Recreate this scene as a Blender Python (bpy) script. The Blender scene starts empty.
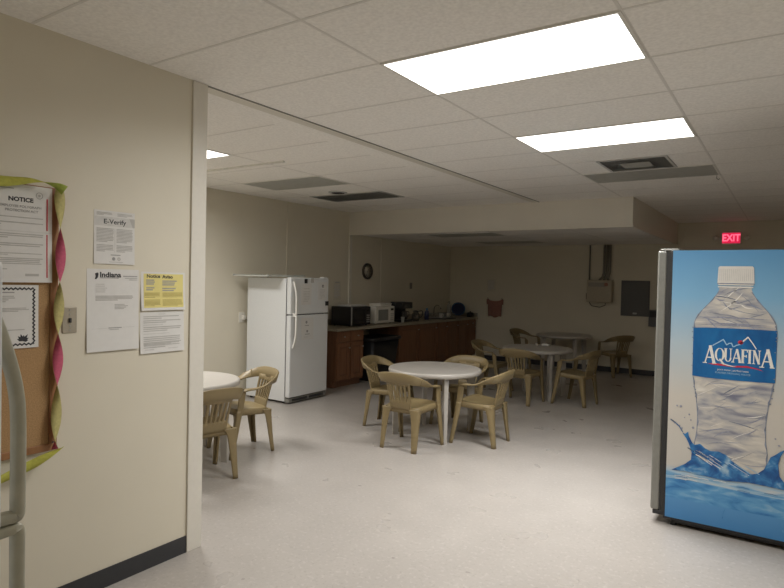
import bpy, bmesh, math, random
from mathutils import Vector, Matrix
random.seed(7)
scene = bpy.context.scene
COL = scene.collection
PI = math.pi
R = math.radians

# ------------------------------------------------------------------ room dimensions (metres)
H = 2.787          # main ceiling
ZS = 2.41          # low ceiling over the kitchenette
XW = -2.946        # face of the notice wall
YE = 2.374          # free end of the notice wall
XF = -6.288        # fridge / counter wall
YS = 8.095         # front of the soffit
XS = -1.709        # right end of the soffit
YB = 11.772        # back wall
XR = 1.25          # right wall
YN = -0.32         # wall behind the photographer
GX, GY = -0.6234, 2.6032   # origin of the main ceiling grid (1.22 x 0.61 panels)

# ------------------------------------------------------------------ materials
def mat(name, col, rough=0.6, metal=0.0, var=0.06, scale=30.0, bump=0.0, emit=None, estr=0.0, alpha=1.0, spec=0.5, coat=0.0):
    m = bpy.data.materials.new(name); m.use_nodes = True
    nt = m.node_tree; b = nt.nodes['Principled BSDF']
    b.inputs['Roughness'].default_value = rough
    b.inputs['Metallic'].default_value = metal
    b.inputs['Specular IOR Level'].default_value = spec
    b.inputs['Coat Weight'].default_value = coat
    tc = nt.nodes.new('ShaderNodeTexCoord')
    n = nt.nodes.new('ShaderNodeTexNoise'); n.inputs['Scale'].default_value = scale; n.inputs['Detail'].default_value = 4
    nt.links.new(tc.outputs['Object'], n.inputs['Vector'])
    r = nt.nodes.new('ShaderNodeValToRGB')
    lo = [max(0, c * (1 - var)) for c in col]; hi = [min(1, c * (1 + var)) for c in col]
    r.color_ramp.elements[0].position = 0.3; r.color_ramp.elements[1].position = 0.7
    r.color_ramp.elements[0].color = (*lo, 1); r.color_ramp.elements[1].color = (*hi, 1)
    nt.links.new(n.outputs['Fac'], r.inputs['Fac'])
    nt.links.new(r.outputs['Color'], b.inputs['Base Color'])
    if bump:
        bp = nt.nodes.new('ShaderNodeBump'); bp.inputs['Strength'].default_value = bump; bp.inputs['Distance'].default_value = 0.01
        nt.links.new(n.outputs['Fac'], bp.inputs['Height']); nt.links.new(bp.outputs['Normal'], b.inputs['Normal'])
    if emit:
        b.inputs['Emission Color'].default_value = (*emit, 1); b.inputs['Emission Strength'].default_value = estr
    b.inputs['Alpha'].default_value = alpha
    return m

def floor_mat():
    m = mat('vinyl_floor', (0.40, 0.372, 0.345), rough=0.3, var=0.04, scale=3.0)
    nt = m.node_tree; b = nt.nodes['Principled BSDF']
    tc = nt.nodes.new('ShaderNodeTexCoord')
    prev = None
    for sc, lo, hi, c in ((48, .30, .42, (0.28, 0.255, 0.23)), (36, .56, .70, (0.50, 0.47, 0.445))):
        n = nt.nodes.new('ShaderNodeTexNoise'); n.inputs['Scale'].default_value = sc; n.inputs['Detail'].default_value = 2
        nt.links.new(tc.outputs['Object'], n.inputs['Vector'])
        mr = nt.nodes.new('ShaderNodeMapRange'); mr.inputs['From Min'].default_value = lo; mr.inputs['From Max'].default_value = hi
        if lo < .5: mr.inputs['To Min'].default_value = 0.45; mr.inputs['To Max'].default_value = 0
        else: mr.inputs['To Max'].default_value = 0.6
        nt.links.new(n.outputs['Fac'], mr.inputs['Value'])
        mx = nt.nodes.new('ShaderNodeMix'); mx.data_type = 'RGBA'
        nt.links.new(mr.outputs['Result'], mx.inputs['Factor'])
        src = prev or b.inputs['Base Color'].links[0].from_socket
        nt.links.new(src, mx.inputs['A']); mx.inputs['B'].default_value = (*c, 1)
        prev = mx.outputs['Result']
    nt.links.new(prev, b.inputs['Base Color'])
    n = nt.nodes.new('ShaderNodeTexNoise'); n.inputs['Scale'].default_value = 2.5; n.inputs['Detail'].default_value = 3
    nt.links.new(tc.outputs['Object'], n.inputs['Vector'])
    mr = nt.nodes.new('ShaderNodeMapRange'); mr.inputs['To Min'].default_value = 0.2; mr.inputs['To Max'].default_value = 0.42
    nt.links.new(n.outputs['Fac'], mr.inputs['Value']); nt.links.new(mr.outputs['Result'], b.inputs['Roughness'])
    return m

def wood_mat(name, c1, c2, axis='Z', rough=0.45, scale=3):
    m = mat(name, c1, rough=rough); nt = m.node_tree; b = nt.nodes['Principled BSDF']
    tc = nt.nodes.new('ShaderNodeTexCoord'); mp = nt.nodes.new('ShaderNodeMapping')
    s = {'Z': (14, 14, 1), 'Y': (14, 1, 14), 'X': (1, 14, 14)}[axis]
    mp.inputs['Scale'].default_value = s
    n = nt.nodes.new('ShaderNodeTexNoise'); n.inputs['Scale'].default_value = scale; n.inputs['Detail'].default_value = 6
    nt.links.new(tc.outputs['Object'], mp.inputs['Vector']); nt.links.new(mp.outputs['Vector'], n.inputs['Vector'])
    r = nt.nodes.new('ShaderNodeValToRGB'); r.color_ramp.elements[0].position = .35; r.color_ramp.elements[1].position = .65
    r.color_ramp.elements[0].color = (*c1, 1); r.color_ramp.elements[1].color = (*c2, 1)
    nt.links.new(n.outputs['Fac'], r.inputs['Fac']); nt.links.new(r.outputs['Color'], b.inputs['Base Color'])
    return m

def ramp_mat(name, stops, z0, z1, rough=0.35):
    """printed picture: colour bands by height on the panel"""
    m = mat(name, stops[0][1], rough=rough); nt = m.node_tree; b = nt.nodes['Principled BSDF']
    tc = nt.nodes.new('ShaderNodeTexCoord'); sp = nt.nodes.new('ShaderNodeSeparateXYZ')
    nt.links.new(tc.outputs['Object'], sp.inputs['Vector'])
    mr = nt.nodes.new('ShaderNodeMapRange'); mr.inputs['From Min'].default_value = z0; mr.inputs['From Max'].default_value = z1
    nt.links.new(sp.outputs['Z'], mr.inputs['Value'])
    r = nt.nodes.new('ShaderNodeValToRGB'); e = r.color_ramp.elements
    while len(e) < len(stops): e.new(0.5)
    for k, (p, c) in enumerate(stops): e[k].position = p; e[k].color = (*c, 1)
    nt.links.new(mr.outputs['Result'], r.inputs['Fac']); nt.links.new(r.outputs['Color'], b.inputs['Base Color'])
    return m

def print_mat(name, cols, scale, stretch, rot=0.0, rough=0.35):
    """printed picture of clear plastic / water: stretched noise between several inks"""
    m = mat(name, cols[0], rough=rough); nt = m.node_tree; b = nt.nodes['Principled BSDF']
    tc = nt.nodes.new('ShaderNodeTexCoord'); mp = nt.nodes.new('ShaderNodeMapping')
    mp.inputs['Scale'].default_value = stretch; mp.inputs['Rotation'].default_value = (0, rot, 0)
    n = nt.nodes.new('ShaderNodeTexNoise'); n.inputs['Scale'].default_value = scale; n.inputs['Detail'].default_value = 5; n.inputs['Distortion'].default_value = 0.6
    nt.links.new(tc.outputs['Object'], mp.inputs['Vector']); nt.links.new(mp.outputs['Vector'], n.inputs['Vector'])
    r = nt.nodes.new('ShaderNodeValToRGB'); e = r.color_ramp.elements
    while len(e) < len(cols): e.new(0.5)
    for k, c in enumerate(cols): e[k].position = 0.28 + 0.44 * k / (len(cols) - 1); e[k].color = (*c, 1)
    nt.links.new(n.outputs['Fac'], r.inputs['Fac']); nt.links.new(r.outputs['Color'], b.inputs['Base Color'])
    return m

M = {}
M['wall'] = mat('painted_wall', (0.68, 0.635, 0.525), rough=0.55, var=0.02, scale=2, bump=0.0)
M['wall_white'] = mat('white_painted_board', (0.72, 0.69, 0.62), rough=0.5, var=0.02, scale=3)
M['trim'] = mat('white_trim', (0.70, 0.67, 0.60), rough=0.45, var=0.02)
M['base'] = mat('dark_vinyl_baseboard', (0.035, 0.036, 0.04), rough=0.45)
M['floor'] = floor_mat()
M['tile'] = mat('ceiling_tile', (0.90, 0.88, 0.85), rough=0.9, var=0.07, scale=55, bump=0.25)
M['tbar'] = mat('ceiling_grid', (0.74, 0.72, 0.69), rough=0.5, var=0.02)
M['darkmetal'] = mat('dark_metal', (0.06, 0.058, 0.055), rough=0.5)
M['trackgap'] = mat('grey_track_edge', (0.22, 0.21, 0.19), rough=0.6)
M['lens'] = mat('lit_lens', (0.9, 0.9, 0.9), rough=0.5, emit=(1.0, 0.965, 0.90), estr=3.0, var=0.0)
M['lensframe'] = mat('fixture_frame', (0.75, 0.74, 0.70), rough=0.4)
M['unlit'] = mat('unlit_lens', (0.42, 0.425, 0.40), rough=0.4, var=0.08, scale=12)
M['ventback'] = mat('vent_backing', (0.42, 0.42, 0.41), rough=0.7)
M['vent'] = mat('vent_metal', (0.52, 0.52, 0.51), rough=0.5)
M['resin'] = mat('tan_resin', (0.23, 0.175, 0.087), rough=0.42, var=0.03, scale=8)
M['tabletop'] = mat('white_resin', (0.43, 0.405, 0.37), rough=0.35, var=0.03, scale=10)
M['fridge'] = mat('white_enamel', (0.70, 0.715, 0.72), rough=0.38, var=0.02, scale=60, bump=0.02)
M['fridge_handle'] = mat('white_plastic', (0.78, 0.77, 0.73), rough=0.35, var=0.02)
M['almond'] = mat('almond_plastic', (0.43, 0.42, 0.34), rough=0.38, var=0.08, scale=25)
M['gasket'] = mat('dark_gasket', (0.03, 0.03, 0.03), rough=0.7)
M['oak'] = wood_mat('brown_oak', (0.19, 0.088, 0.045), (0.25, 0.118, 0.06))
M['oak_dark'] = wood_mat('brown_oak_body', (0.16, 0.074, 0.04), (0.20, 0.096, 0.05))
M['counter'] = mat('laminate_counter', (0.33, 0.29, 0.22), rough=0.35, var=0.12, scale=60)
M['black'] = mat('black_plastic', (0.018, 0.018, 0.02), rough=0.35)
M['glassblack'] = mat('black_glass', (0.012, 0.012, 0.014), rough=0.08)
M['silver'] = mat('silver_plastic', (0.45, 0.45, 0.44), rough=0.35, metal=0.3)
M['chrome'] = mat('chrome', (0.7, 0.7, 0.7), rough=0.15, metal=1.0, var=0.02)
M['whiteplastic'] = mat('white_plastic_case', (0.74, 0.72, 0.66), rough=0.4)
M['greyglass'] = mat('grey_window', (0.28, 0.28, 0.26), rough=0.15)
M['paper'] = mat('white_paper', (0.70, 0.69, 0.67), rough=0.8, var=0.015)
M['paper_yellow'] = mat('yellow_paper', (0.74, 0.65, 0.25), rough=0.8, var=0.02)
M['ink'] = mat('black_ink', (0.04, 0.04, 0.045), rough=0.8)
M['ink_grey'] = mat('grey_small_print', (0.47, 0.46, 0.44), rough=0.8)
M['ink_mid'] = mat('mid_grey_print', (0.33, 0.325, 0.32), rough=0.8)
M['ink_light'] = mat('light_grey_print', (0.60, 0.59, 0.57), rough=0.8)
M['ink_yellow'] = mat('olive_small_print', (0.46, 0.38, 0.12), rough=0.8)
M['ink_red'] = mat('red_ink', (0.50, 0.05, 0.07), rough=0.8)
M['cork'] = mat('cork', (0.40, 0.245, 0.115), rough=0.9, var=0.16, scale=160, bump=0.15)
M['boardframe'] = wood_mat('board_frame_wood', (0.25, 0.115, 0.045), (0.31, 0.15, 0.06))
M['crepe_pink'] = mat('pink_crepe', (0.50, 0.09, 0.16), rough=0.75, var=0.12, scale=70, bump=0.1)
M['crepe_green'] = mat('green_crepe', (0.36, 0.44, 0.08), rough=0.75, var=0.12, scale=70, bump=0.1)
M['crepe_olive'] = mat('pale_olive_crepe', (0.47, 0.42, 0.17), rough=0.75, var=0.12, scale=70, bump=0.1)
M['crepe_yellow'] = mat('yellow_crepe', (0.50, 0.50, 0.09), rough=0.75, var=0.10, scale=70, bump=0.1)
M['plate'] = mat('steel_switch_plate', (0.40, 0.36, 0.29), rough=0.4, metal=0.3)
M['vend_grey'] = mat('vending_door_grey', (0.24, 0.24, 0.22), rough=0.35, metal=0.2)
M['vend_black'] = mat('vending_black', (0.02, 0.02, 0.022), rough=0.5)
M['wrap'] = ramp_mat('printed_wrap', [(0.0, (0.05, 0.22, 0.50)), (0.10, (0.10, 0.30, 0.58)), (0.165, (0.30, 0.50, 0.68)), (0.20, (0.56, 0.54, 0.50)),
                                      (0.46, (0.60, 0.565, 0.51)), (0.66, (0.43, 0.53, 0.60)), (0.83, (0.21, 0.43, 0.64)), (1.0, (0.11, 0.31, 0.56))], 0.06, 1.89)
M['pr_bottle'] = print_mat('printed_clear_plastic', [(0.19, 0.20, 0.27), (0.40, 0.40, 0.42), (0.58, 0.55, 0.50), (0.72, 0.69, 0.63)], 4, (1.3, 1, 4.5), rot=0.5)
M['pr_cap'] = mat('printed_cap', (0.70, 0.68, 0.64), rough=0.35, var=0.03)
M['pr_capline'] = mat('printed_cap_ridges', (0.56, 0.55, 0.53), rough=0.35)
M['pr_edge'] = mat('printed_bottle_edge', (0.22, 0.25, 0.33), rough=0.35, var=0.3, scale=40)
M['pr_slate'] = mat('printed_slate_streaks', (0.30, 0.32, 0.41), rough=0.35, var=0.2, scale=60)
M['pr_white'] = mat('printed_white', (0.80, 0.78, 0.74), rough=0.35)
M['pr_label'] = print_mat('printed_blue_label', [(0.006, 0.085, 0.27), (0.01, 0.13, 0.36), (0.015, 0.17, 0.42)], 3, (3, 1, 1))
M['pr_paleblue'] = mat('printed_pale_blue', (0.35, 0.55, 0.72), rough=0.35)
M['pr_red'] = mat('printed_red', (0.55, 0.03, 0.06), rough=0.35)
M['pr_water'] = print_mat('printed_splash', [(0.01, 0.05, 0.19), (0.015, 0.11, 0.33), (0.05, 0.22, 0.48), (0.34, 0.50, 0.64)], 8, (2, 1, 2), rot=-0.4)
M['pr_surface'] = print_mat('printed_water_surface', [(0.10, 0.32, 0.58), (0.36, 0.52, 0.66), (0.62, 0.62, 0.60)], 5, (1, 1, 7))
M['pr_under'] = print_mat('printed_underwater', [(0.02, 0.14, 0.40), (0.06, 0.25, 0.53), (0.12, 0.34, 0.60), (0.28, 0.48, 0.66)], 5, (1.3, 1, 4))
M['pr_dark'] = mat('printed_navy', (0.015, 0.06, 0.2), rough=0.35)
M['exit_face'] = mat('exit_red_face', (0.3, 0.01, 0.03), rough=0.4, emit=(1.0, 0.02, 0.10), estr=0.55)
M['exit_letters'] = mat('exit_letters', (0.6, 0.1, 0.15), rough=0.4, emit=(1.0, 0.13, 0.22), estr=1.2)
M['panelgrey'] = mat('grey_panel_paint', (0.095, 0.095, 0.095), rough=0.45)
M['boxbeige'] = mat('beige_box_paint', (0.42, 0.375, 0.29), rough=0.5)
M['conduit'] = mat('conduit_metal', (0.27, 0.255, 0.22), rough=0.5, metal=0.3)
M['towel'] = mat('rust_towel', (0.30, 0.15, 0.12), rough=0.95, var=0.15, scale=50, bump=0.2)
M['blue'] = mat('blue_plastic', (0.04, 0.32, 0.58), rough=0.4)
M['bluedark'] = mat('dark_blue_bottle', (0.04, 0.05, 0.13), rough=0.3)
M['steel'] = mat('steel', (0.42, 0.42, 0.40), rough=0.3, metal=0.8)
M['ceramic'] = mat('white_ceramic', (0.62, 0.60, 0.55), rough=0.3)
M['clockface'] = mat('clock_face', (0.62, 0.58, 0.48), rough=0.5)
M['clockrim'] = mat('clock_rim', (0.07, 0.055, 0.04), rough=0.4)
def clear_mat(name, col, alpha, rough=0.2):
    m = mat(name, col, rough=rough, alpha=alpha); return m
M['diffsheet'] = clear_mat('clear_prismatic_sheet', (0.62, 0.64, 0.60), 0.55)
M['glass'] = clear_mat('carafe_glass', (0.10, 0.09, 0.08), 0.55, 0.05)
M['clearbottle'] = clear_mat('clear_bottle', (0.45, 0.45, 0.42), 0.5, 0.1)

# ------------------------------------------------------------------ mesh builder
class MB:
    def __init__(s): s.bm = bmesh.new(); s.mats = []
    def mi(s, m):
        if m not in s.mats: s.mats.append(m)
        return s.mats.index(m)
    def faces(s, pts, fs, m, smooth=False):
        vs = [s.bm.verts.new(p) for p in pts]; k = s.mi(m); out = []
        for f in fs:
            try: fc = s.bm.faces.new([vs[i] for i in f])
            except ValueError: continue
            fc.material_index = k; fc.smooth = smooth; out.append(fc)
        return vs, out
    def box(s, a, b, m, bev=0.0, seg=2):
        x0, y0, z0 = (min(a[i], b[i]) for i in range(3)); x1, y1, z1 = (max(a[i], b[i]) for i in range(3))
        p = [(x0,y0,z0),(x1,y0,z0),(x1,y1,z0),(x0,y1,z0),(x0,y0,z1),(x1,y0,z1),(x1,y1,z1),(x0,y1,z1)]
        vs, fs = s.faces(p, [(0,3,2,1),(4,5,6,7),(0,1,5,4),(1,2,6,5),(2,3,7,6),(3,0,4,7)], m)
        if bev > 0:
            es = list({e for f in fs for e in f.edges})
            r = bmesh.ops.bevel(s.bm, geom=es, offset=bev, segments=seg, profile=0.5, affect='EDGES')
            k = s.mi(m)
            for f in r['faces']: f.material_index = k; f.smooth = True
        return s
    def ring_loft(s, rings, m, cap0=True, cap1=True, smooth=True, closed=True):
        n = len(rings[0]); pts = [p for r in rings for p in r]; fs = []
        for i in range(len(rings) - 1):
            for j in range(n if closed else n - 1):
                a = i*n + j; b = i*n + (j+1) % n
                fs.append((a, b, b + n, a + n))
        if cap0: fs.append(tuple(range(n))[::-1])
        if cap1: fs.append(tuple(range((len(rings)-1)*n, len(rings)*n)))
        vs, out = s.faces(pts, fs, m, smooth)
        for f in out:
            if len(f.verts) > 4: f.smooth = False
        return out
    def lathe(s, prof, m, c=(0,0,0), seg=48, axis='Z', smooth=True):
        rings = []
        for r, z in prof:
            ring = []
            for k in range(seg):
                a = 2*PI*k/seg; x, y = r*math.cos(a), r*math.sin(a)
                p = {'Z': (x, y, z), 'Y': (x, z, -y), 'X': (z, x, y)}[axis]
                ring.append((c[0]+p[0], c[1]+p[1], c[2]+p[2]))
            rings.append(ring)
        return s.ring_loft(rings, m, prof[0][0] > 1e-6, prof[-1][0] > 1e-6, smooth)
    def cyl(s, a, b, r, m, seg=12, r2=None):
        a = Vector(a); b = Vector(b); d = (b-a).normalized()
        u = d.orthogonal().normalized(); v = d.cross(u); r2 = r if r2 is None else r2
        rings = [[tuple(p + (u*math.cos(2*PI*k/seg) + v*math.sin(2*PI*k/seg))*q) for k in range(seg)] for p, q in ((a, r), (b, r2))]
        s.ring_loft(rings, m); return s
    def tube(s, pts, r, m, seg=8):
        P = [Vector(p) for p in pts]; rings = []; u = None
        for i, p in enumerate(P):
            d = (P[min(i+1, len(P)-1)] - P[max(i-1, 0)]).normalized()
            if u is None: u = d.orthogonal().normalized()
            u = (u - d*u.dot(d)).normalized(); v = d.cross(u)
            rings.append([tuple(p + (u*math.cos(2*PI*k/seg) + v*math.sin(2*PI*k/seg))*r) for k in range(seg)])
        s.ring_loft(rings, m); return s
    def ribbon(s, keys, t, m, sub=5, rnd=True):
        """keys: (centre, half-width vector); swept flat bar of thickness t with softened edges"""
        P = [Vector(k[0]) for k in keys]; W = [Vector(k[1]) for k in keys]; T = [k[2] if len(k) > 2 else t for k in keys]
        cp, cw, ct = [], [], []
        def cr(A, i, f):
            g = lambda j: A[max(0, min(len(A)-1, j))]
            p0, p1, p2, p3 = g(i-1), g(i), g(i+1), g(i+2)
            return 0.5*((2*p1) + (p2-p0)*f + (2*p0-5*p1+4*p2-p3)*f*f + (3*p1-p0-3*p2+p3)*f**3)
        for i in range(len(P)-1):
            for k in range(sub):
                f = k/sub; cp.append(cr(P, i, f)); cw.append(cr(W, i, f)); ct.append(T[i]*(1-f)+T[i+1]*f)
        cp.append(P[-1]); cw.append(W[-1]); ct.append(T[-1])
        rings = []
        for i, p in enumerate(cp):
            d = (cp[min(i+1, len(cp)-1)] - cp[max(i-1, 0)]).normalized(); w = cw[i]; n = d.cross(w)
            n = n.normalized() if n.length > 1e-9 else Vector((0,0,1)); h = ct[i]/2
            e = min(h*0.9, w.length*0.4); wu = w.normalized(); L = w.length
            prof = [(-L, -h+e*.6), (-L+e*.6, -h), (L-e*.6, -h), (L, -h+e*.6), (L, h-e*.6), (L-e*.6, h), (-L+e*.6, h), (-L, h-e*.6)]
            rings.append([tuple(p + wu*a + n*b) for a, b in prof])
        s.ring_loft(rings, m); return s
    def poly(s, pts, m, thick=0.0, nrm=(0, -1, 0)):
        """flat polygon given by 3-D points (any outline)"""
        vs = [s.bm.verts.new(p) for p in pts]
        try: f = s.bm.faces.new(vs)
        except ValueError: return
        f.material_index = s.mi(m); f.normal_update()
        r = bmesh.ops.triangulate(s.bm, faces=[f])
        for t in r['faces']:
            t.material_index = s.mi(m)
            t.normal_update()
            if t.normal.dot(Vector(nrm)) < 0: t.normal_flip()
    def mesh(s, name):
        me = bpy.data.meshes.new(name); s.bm.normal_update(); s.bm.to_mesh(me); s.bm.free()
        for m in s.mats: me.materials.append(m)
        return me
    def build(s, name, parent=None, loc=(0,0,0), rotz=0.0, bevel=0.0, recalc=False):
        if recalc: bmesh.ops.recalc_face_normals(s.bm, faces=s.bm.faces)
        o = bpy.data.objects.new(name, s.mesh(name)); COL.objects.link(o)
        o.parent = parent; o.location = loc; o.rotation_euler = (0, 0, rotz)
        if bevel:
            bv = o.modifiers.new('bevel', 'BEVEL'); bv.width = bevel; bv.segments = 2; bv.limit_method = 'ANGLE'
        return o

def tag(o, label=None, cat=None, group=None, kind=None):
    if label: o['label'] = label
    if cat: o['category'] = cat
    if group: o['group'] = group
    if kind: o['kind'] = kind
    return o
def thing(name, label, cat, loc=(0,0,0), rotz=0.0, group=None):
    o = bpy.data.objects.new(name, None); COL.objects.link(o); o.empty_display_size = 0.1
    o.location = loc; o.rotation_euler = (0, 0, rotz)
    return tag(o, label, cat, group)
def struct(name, mb, parent=None, label=None):
    o = mb.build(name, parent)
    o['kind'] = 'structure'
    return o
def dup(root, loc, rotz, label, group=None):
    r = root.copy(); COL.objects.link(r); r.location = loc; r.rotation_euler = (0, 0, rotz); r['label'] = label
    if group: r['group'] = group
    for ch in list(root.children):
        c = ch.copy(); COL.objects.link(c); c.parent = r
        for g in list(ch.children):
            d = g.copy(); COL.objects.link(d); d.parent = c
    return r
def bx(name, a, b, m, parent=None, bev=0.0):
    return MB().box(a, b, m, bev).build(name, parent)
def sbox(name, a, b, m): return struct(name, MB().box(a, b, m))

_fc = {}
def text_geo(body, size, align='LEFT', bold=0.0, xs=1.0):
    cu = bpy.data.curves.new('t', 'FONT'); cu.body = body; cu.size = size; cu.align_x = align; cu.align_y = 'CENTER'
    cu.offset = bold; cu.resolution_u = 3
    o = bpy.data.objects.new('t', cu)
    me = bpy.data.meshes.new_from_object(o)
    pts = [(v.co.x*xs, v.co.y) for v in me.vertices]; fs = [tuple(p.vertices) for p in me.polygons]
    bpy.data.objects.remove(o); bpy.data.curves.remove(cu); bpy.data.meshes.remove(me)
    return pts, fs
def add_text(mb, body, u, v, size, m, off, align='LEFT', bold=0.0, xs=1.0):
    """text on a local XZ sheet facing -Y"""
    pts, fs = text_geo(body, size, align, bold, xs)
    mb.faces([(u+p[0], -off, v+p[1]) for p in pts], fs, m)

# ================================================================== SETTING
T = 0.12
sbox('floor', (XF-T, YN-T, -0.1), (XR+T, YB+T, 0), M['floor'])
sbox('ceiling', (XF-T, YN-T, H), (XR+T, YB+T, H+0.08), M['tile'])
sbox('wall_left', (XF-T, YN, 0), (XF, YB, H), M['wall'])
sbox('wall_back', (XF-T, YB, 0), (XR+T, YB+T, H), M['wall'])
sbox('wall_right', (XR, YN, 0), (XR+T, YB, H), M['wall'])
sbox('wall_front', (XF-T, YN-T, 0), (XR+T, YN, H), M['wall'])
sbox('wall_partition', (XW-0.11, YN, 0), (XW, YE, H), M['wall'])
mb = MB(); mb.box((XF, YS, ZS), (XS, YS+0.04, H), M['wall_white']); mb.box((XS-0.04, YS+0.04, ZS), (XS, YB, H), M['wall_white'])
struct('wall_soffit', mb)
sbox('ceiling_low', (XF, YS+0.04, ZS+0.012), (XS-0.04, YB, ZS+0.06), M['tile'])
# baseboards
sbox('baseboard_partition', (XW, YN, 0), (XW+0.006, YE-0.100, 0.1), M['base'])
sbox('baseboard_back', (-5.56, YB-0.012, 0), (XR, YB, 0.1), M['base'])
sbox('baseboard_right', (XR-0.012, YN, 0), (XR, YB-0.012, 0.1), M['base'])
# trims
mb = MB(); mb.box((XW, YE-0.100, 0), (XW+0.012, YE+0.004, H-0.002), M['trim'], 0.003); mb.box((XW-0.112, YE, 0), (XW, YE+0.004, H-0.002), M['trim'])
struct('trim_1', mb)                                                         # casing at the wall end
sbox('trim_2', (XW-0.11, YE+0.004, H-0.004), (XW-0.012, YS-0.001, H), M['trim'])          # partition track on the ceiling
sbox('trim_3', (XW-0.012, YE+0.004, H-0.006), (XW-0.002, YS-0.001, H), M['trackgap'])
sbox('trim_4', (XF, YS-0.012, ZS-0.012), (XS+0.01, YS+0.04, ZS+0.02), M['trim'])          # lower edge of the soffit
sbox('trim_5', (XF, YS-0.0, 0.985), (XF+0.02, YS+0.07, ZS-0.012), M['trim'])
sbox('trim_6', (XF, 6.58, 0), (XF+0.008, 6.62, H), M['wall'])
sbox('trim_7', (XF, 9.06, 0.985), (XF+0.008, 9.10, ZS), M['wall'])
sbox('trim_8', (-1.66, YB-0.012, 0.1), (-1.60, YB, H), M['wall'])
sbox('trim_9', (XS-0.0, YS+0.04, ZS-0.012), (XS+0.012, YB, ZS+0.02), M['trim'])
# suspended-ceiling grids
def grid(name, x0, x1, y0, y1, gx, gy, z, m, w=0.015):
    mb = MB(); d = 0.002
    k0 = math.ceil((x0-gx)/1.22); k1 = math.floor((x1-gx)/1.22); xs = [gx + 1.22*k for k in range(k0, k1+1)]
    j0 = math.ceil((y0-gy)/0.61); j1 = math.floor((y1-gy)/0.61); ys = [gy + 0.61*j for j in range(j0, j1+1)]
    for x in xs: mb.box((x-w/2, y0, z-d), (x+w/2, y1, z), m)
    cuts = [x0] + xs + [x1]
    for y in ys:
        for a, b in zip(cuts[:-1], cuts[1:]):
            a2 = a + (w/2 if a in xs else 0); b2 = b - (w/2 if b in xs else 0)
            if b2 - a2 > 0.01: mb.box((a2, y-w/2, z-d), (b2, y+w/2, z), m)
    return struct(name, mb)
grid('trim_10', XW+0.004, XR, YN, YS-0.001, GX, GY, H, M['tbar'])
grid('trim_11', XS+0.012, XR, YS+0.0, YB, GX, GY, H, M['tbar'])
LX, LY = -4.40, 3.85
grid('trim_12', XF, XW-0.30, YN, YS-0.001, LX, LY, H, M['tbar'])
grid('trim_13', XF, XS-0.04, YS+0.04, YB, -3.86, 8.55, ZS+0.012, M['tbar'])
# thin white strip across the left bay ceiling
sbox('trim_14', (-5.61, 4.27, H-0.016), (-4.15, 4.30, H), M['lensframe'])

# ------------------------------------------------------------------ ceiling fittings
def ceiling_light(xr, y0, label, lit=True, z=H, group=None, depth=0.61, spread=162, power=34):
    t = thing('ceiling_light', label, 'ceiling light', (xr-0.61, y0+depth/2, z), 0, group)
    mb = MB(); w, d = 1.22, depth; f = 0.016; zz = -0.007
    mb.box((-w/2, -d/2, zz), (w/2, -d/2+f, 0), M['lensframe']); mb.box((-w/2, d/2-f, zz), (w/2, d/2, 0), M['lensframe'])
    mb.box((-w/2, -d/2+f, zz), (-w/2+f, d/2-f, 0), M['lensframe']); mb.box((w/2-f, -d/2+f, zz), (w/2, d/2-f, 0), M['lensframe'])
    mb.build('frame', t)
    bx('diffuser', (-w/2+f, -d/2+f, -0.005), (w/2-f, d/2-f, 0), M['lens'] if lit else M['unlit'], t)
    if lit:
        L = bpy.data.lights.new('fluorescent_tubes', 'AREA'); L.shape = 'RECTANGLE'; L.size = w-2*f; L.size_y = d-2*f
        L.energy = power; L.color = (1.0, 0.98, 0.95); L.spread = R(spread)
        lo = bpy.data.objects.new('fluorescent_tubes', L); COL.objects.link(lo); lo.parent = t; lo.location = (0, 0, -0.0075)
    return t
ceiling_light(GX, GY, 'bright ceiling panel nearest the camera, larger of the two over the open floor', group='lit ceiling panels')
ceiling_light(GX, GY+3*0.61, 'bright fluorescent ceiling panel further back, in front of the grey air grille', group='lit ceiling panels', spread=116)
ceiling_light(LX, LY-0.61, 'bright ceiling panel over the left bay, mostly hidden behind the white wall end', group='lit ceiling panels', spread=168, power=46)
ceiling_light(GX, GY+6*0.61, 'unlit grey ceiling panel just behind the square air grille', lit=False, group='unlit ceiling panels')
ceiling_light(LX, 5.07, 'unlit greenish-grey ceiling panel in the left bay, nearer than the round vent', lit=False, group='unlit ceiling panels')
ceiling_light(-3.86+1.22*0, 8.55, 'unlit dark ceiling panel under the soffit near its front edge', lit=False, z=ZS+0.012, group='unlit ceiling panels')
ceiling_light(-3.86+1.22*0, 10.38, 'unlit dark ceiling panel under the soffit close to the back wall', lit=False, z=ZS+0.012, group='unlit ceiling panels')
def ceiling_vent(name, label, c, w, d, n, z=H):
    t = thing(name, label, 'vent', (c[0], c[1], z))
    f = 0.025
    mb = MB()
    mb.box((-w/2,-d/2,-.008), (w/2,-d/2+f,0), M['vent']); mb.box((-w/2,d/2-f,-.008), (w/2,d/2,0), M['vent'])
    mb.box((-w/2,-d/2+f,-.008), (-w/2+f,d/2-f,0), M['vent']); mb.box((w/2-f,-d/2+f,-.008), (w/2,d/2-f,0), M['vent'])
    mb.build('frame', t)
    mb = MB(); mb.box((-w/2+f,-d/2+f,-.002), (w/2-f,d/2-f,0), M['ventback'])
    for k in range(n):
        y = -d/2+f + (k+.5)*(d-2*f)/n
        p = [(-w/2+f, y-.012, -.0085), (w/2-f, y-.012, -.0085), (w/2-f, y+.008, -.002), (-w/2+f, y+.008, -.002)]
        mb.faces(p, [(0,1,2,3),(3,2,1,0)][:1], M['vent'])
    mb.build('louvre', t)
    return t
ga = ceiling_vent('air_grille', 'square grey return-air grille in the ceiling behind the second lit panel', (GX-0.61, GY+5.5*0.61), 0.606, 0.586, 14)
bx('damper_plate', (-0.13, -0.12, -0.012), (0.13, 0.12, -0.0085), M['unlit'], ga)
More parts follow.
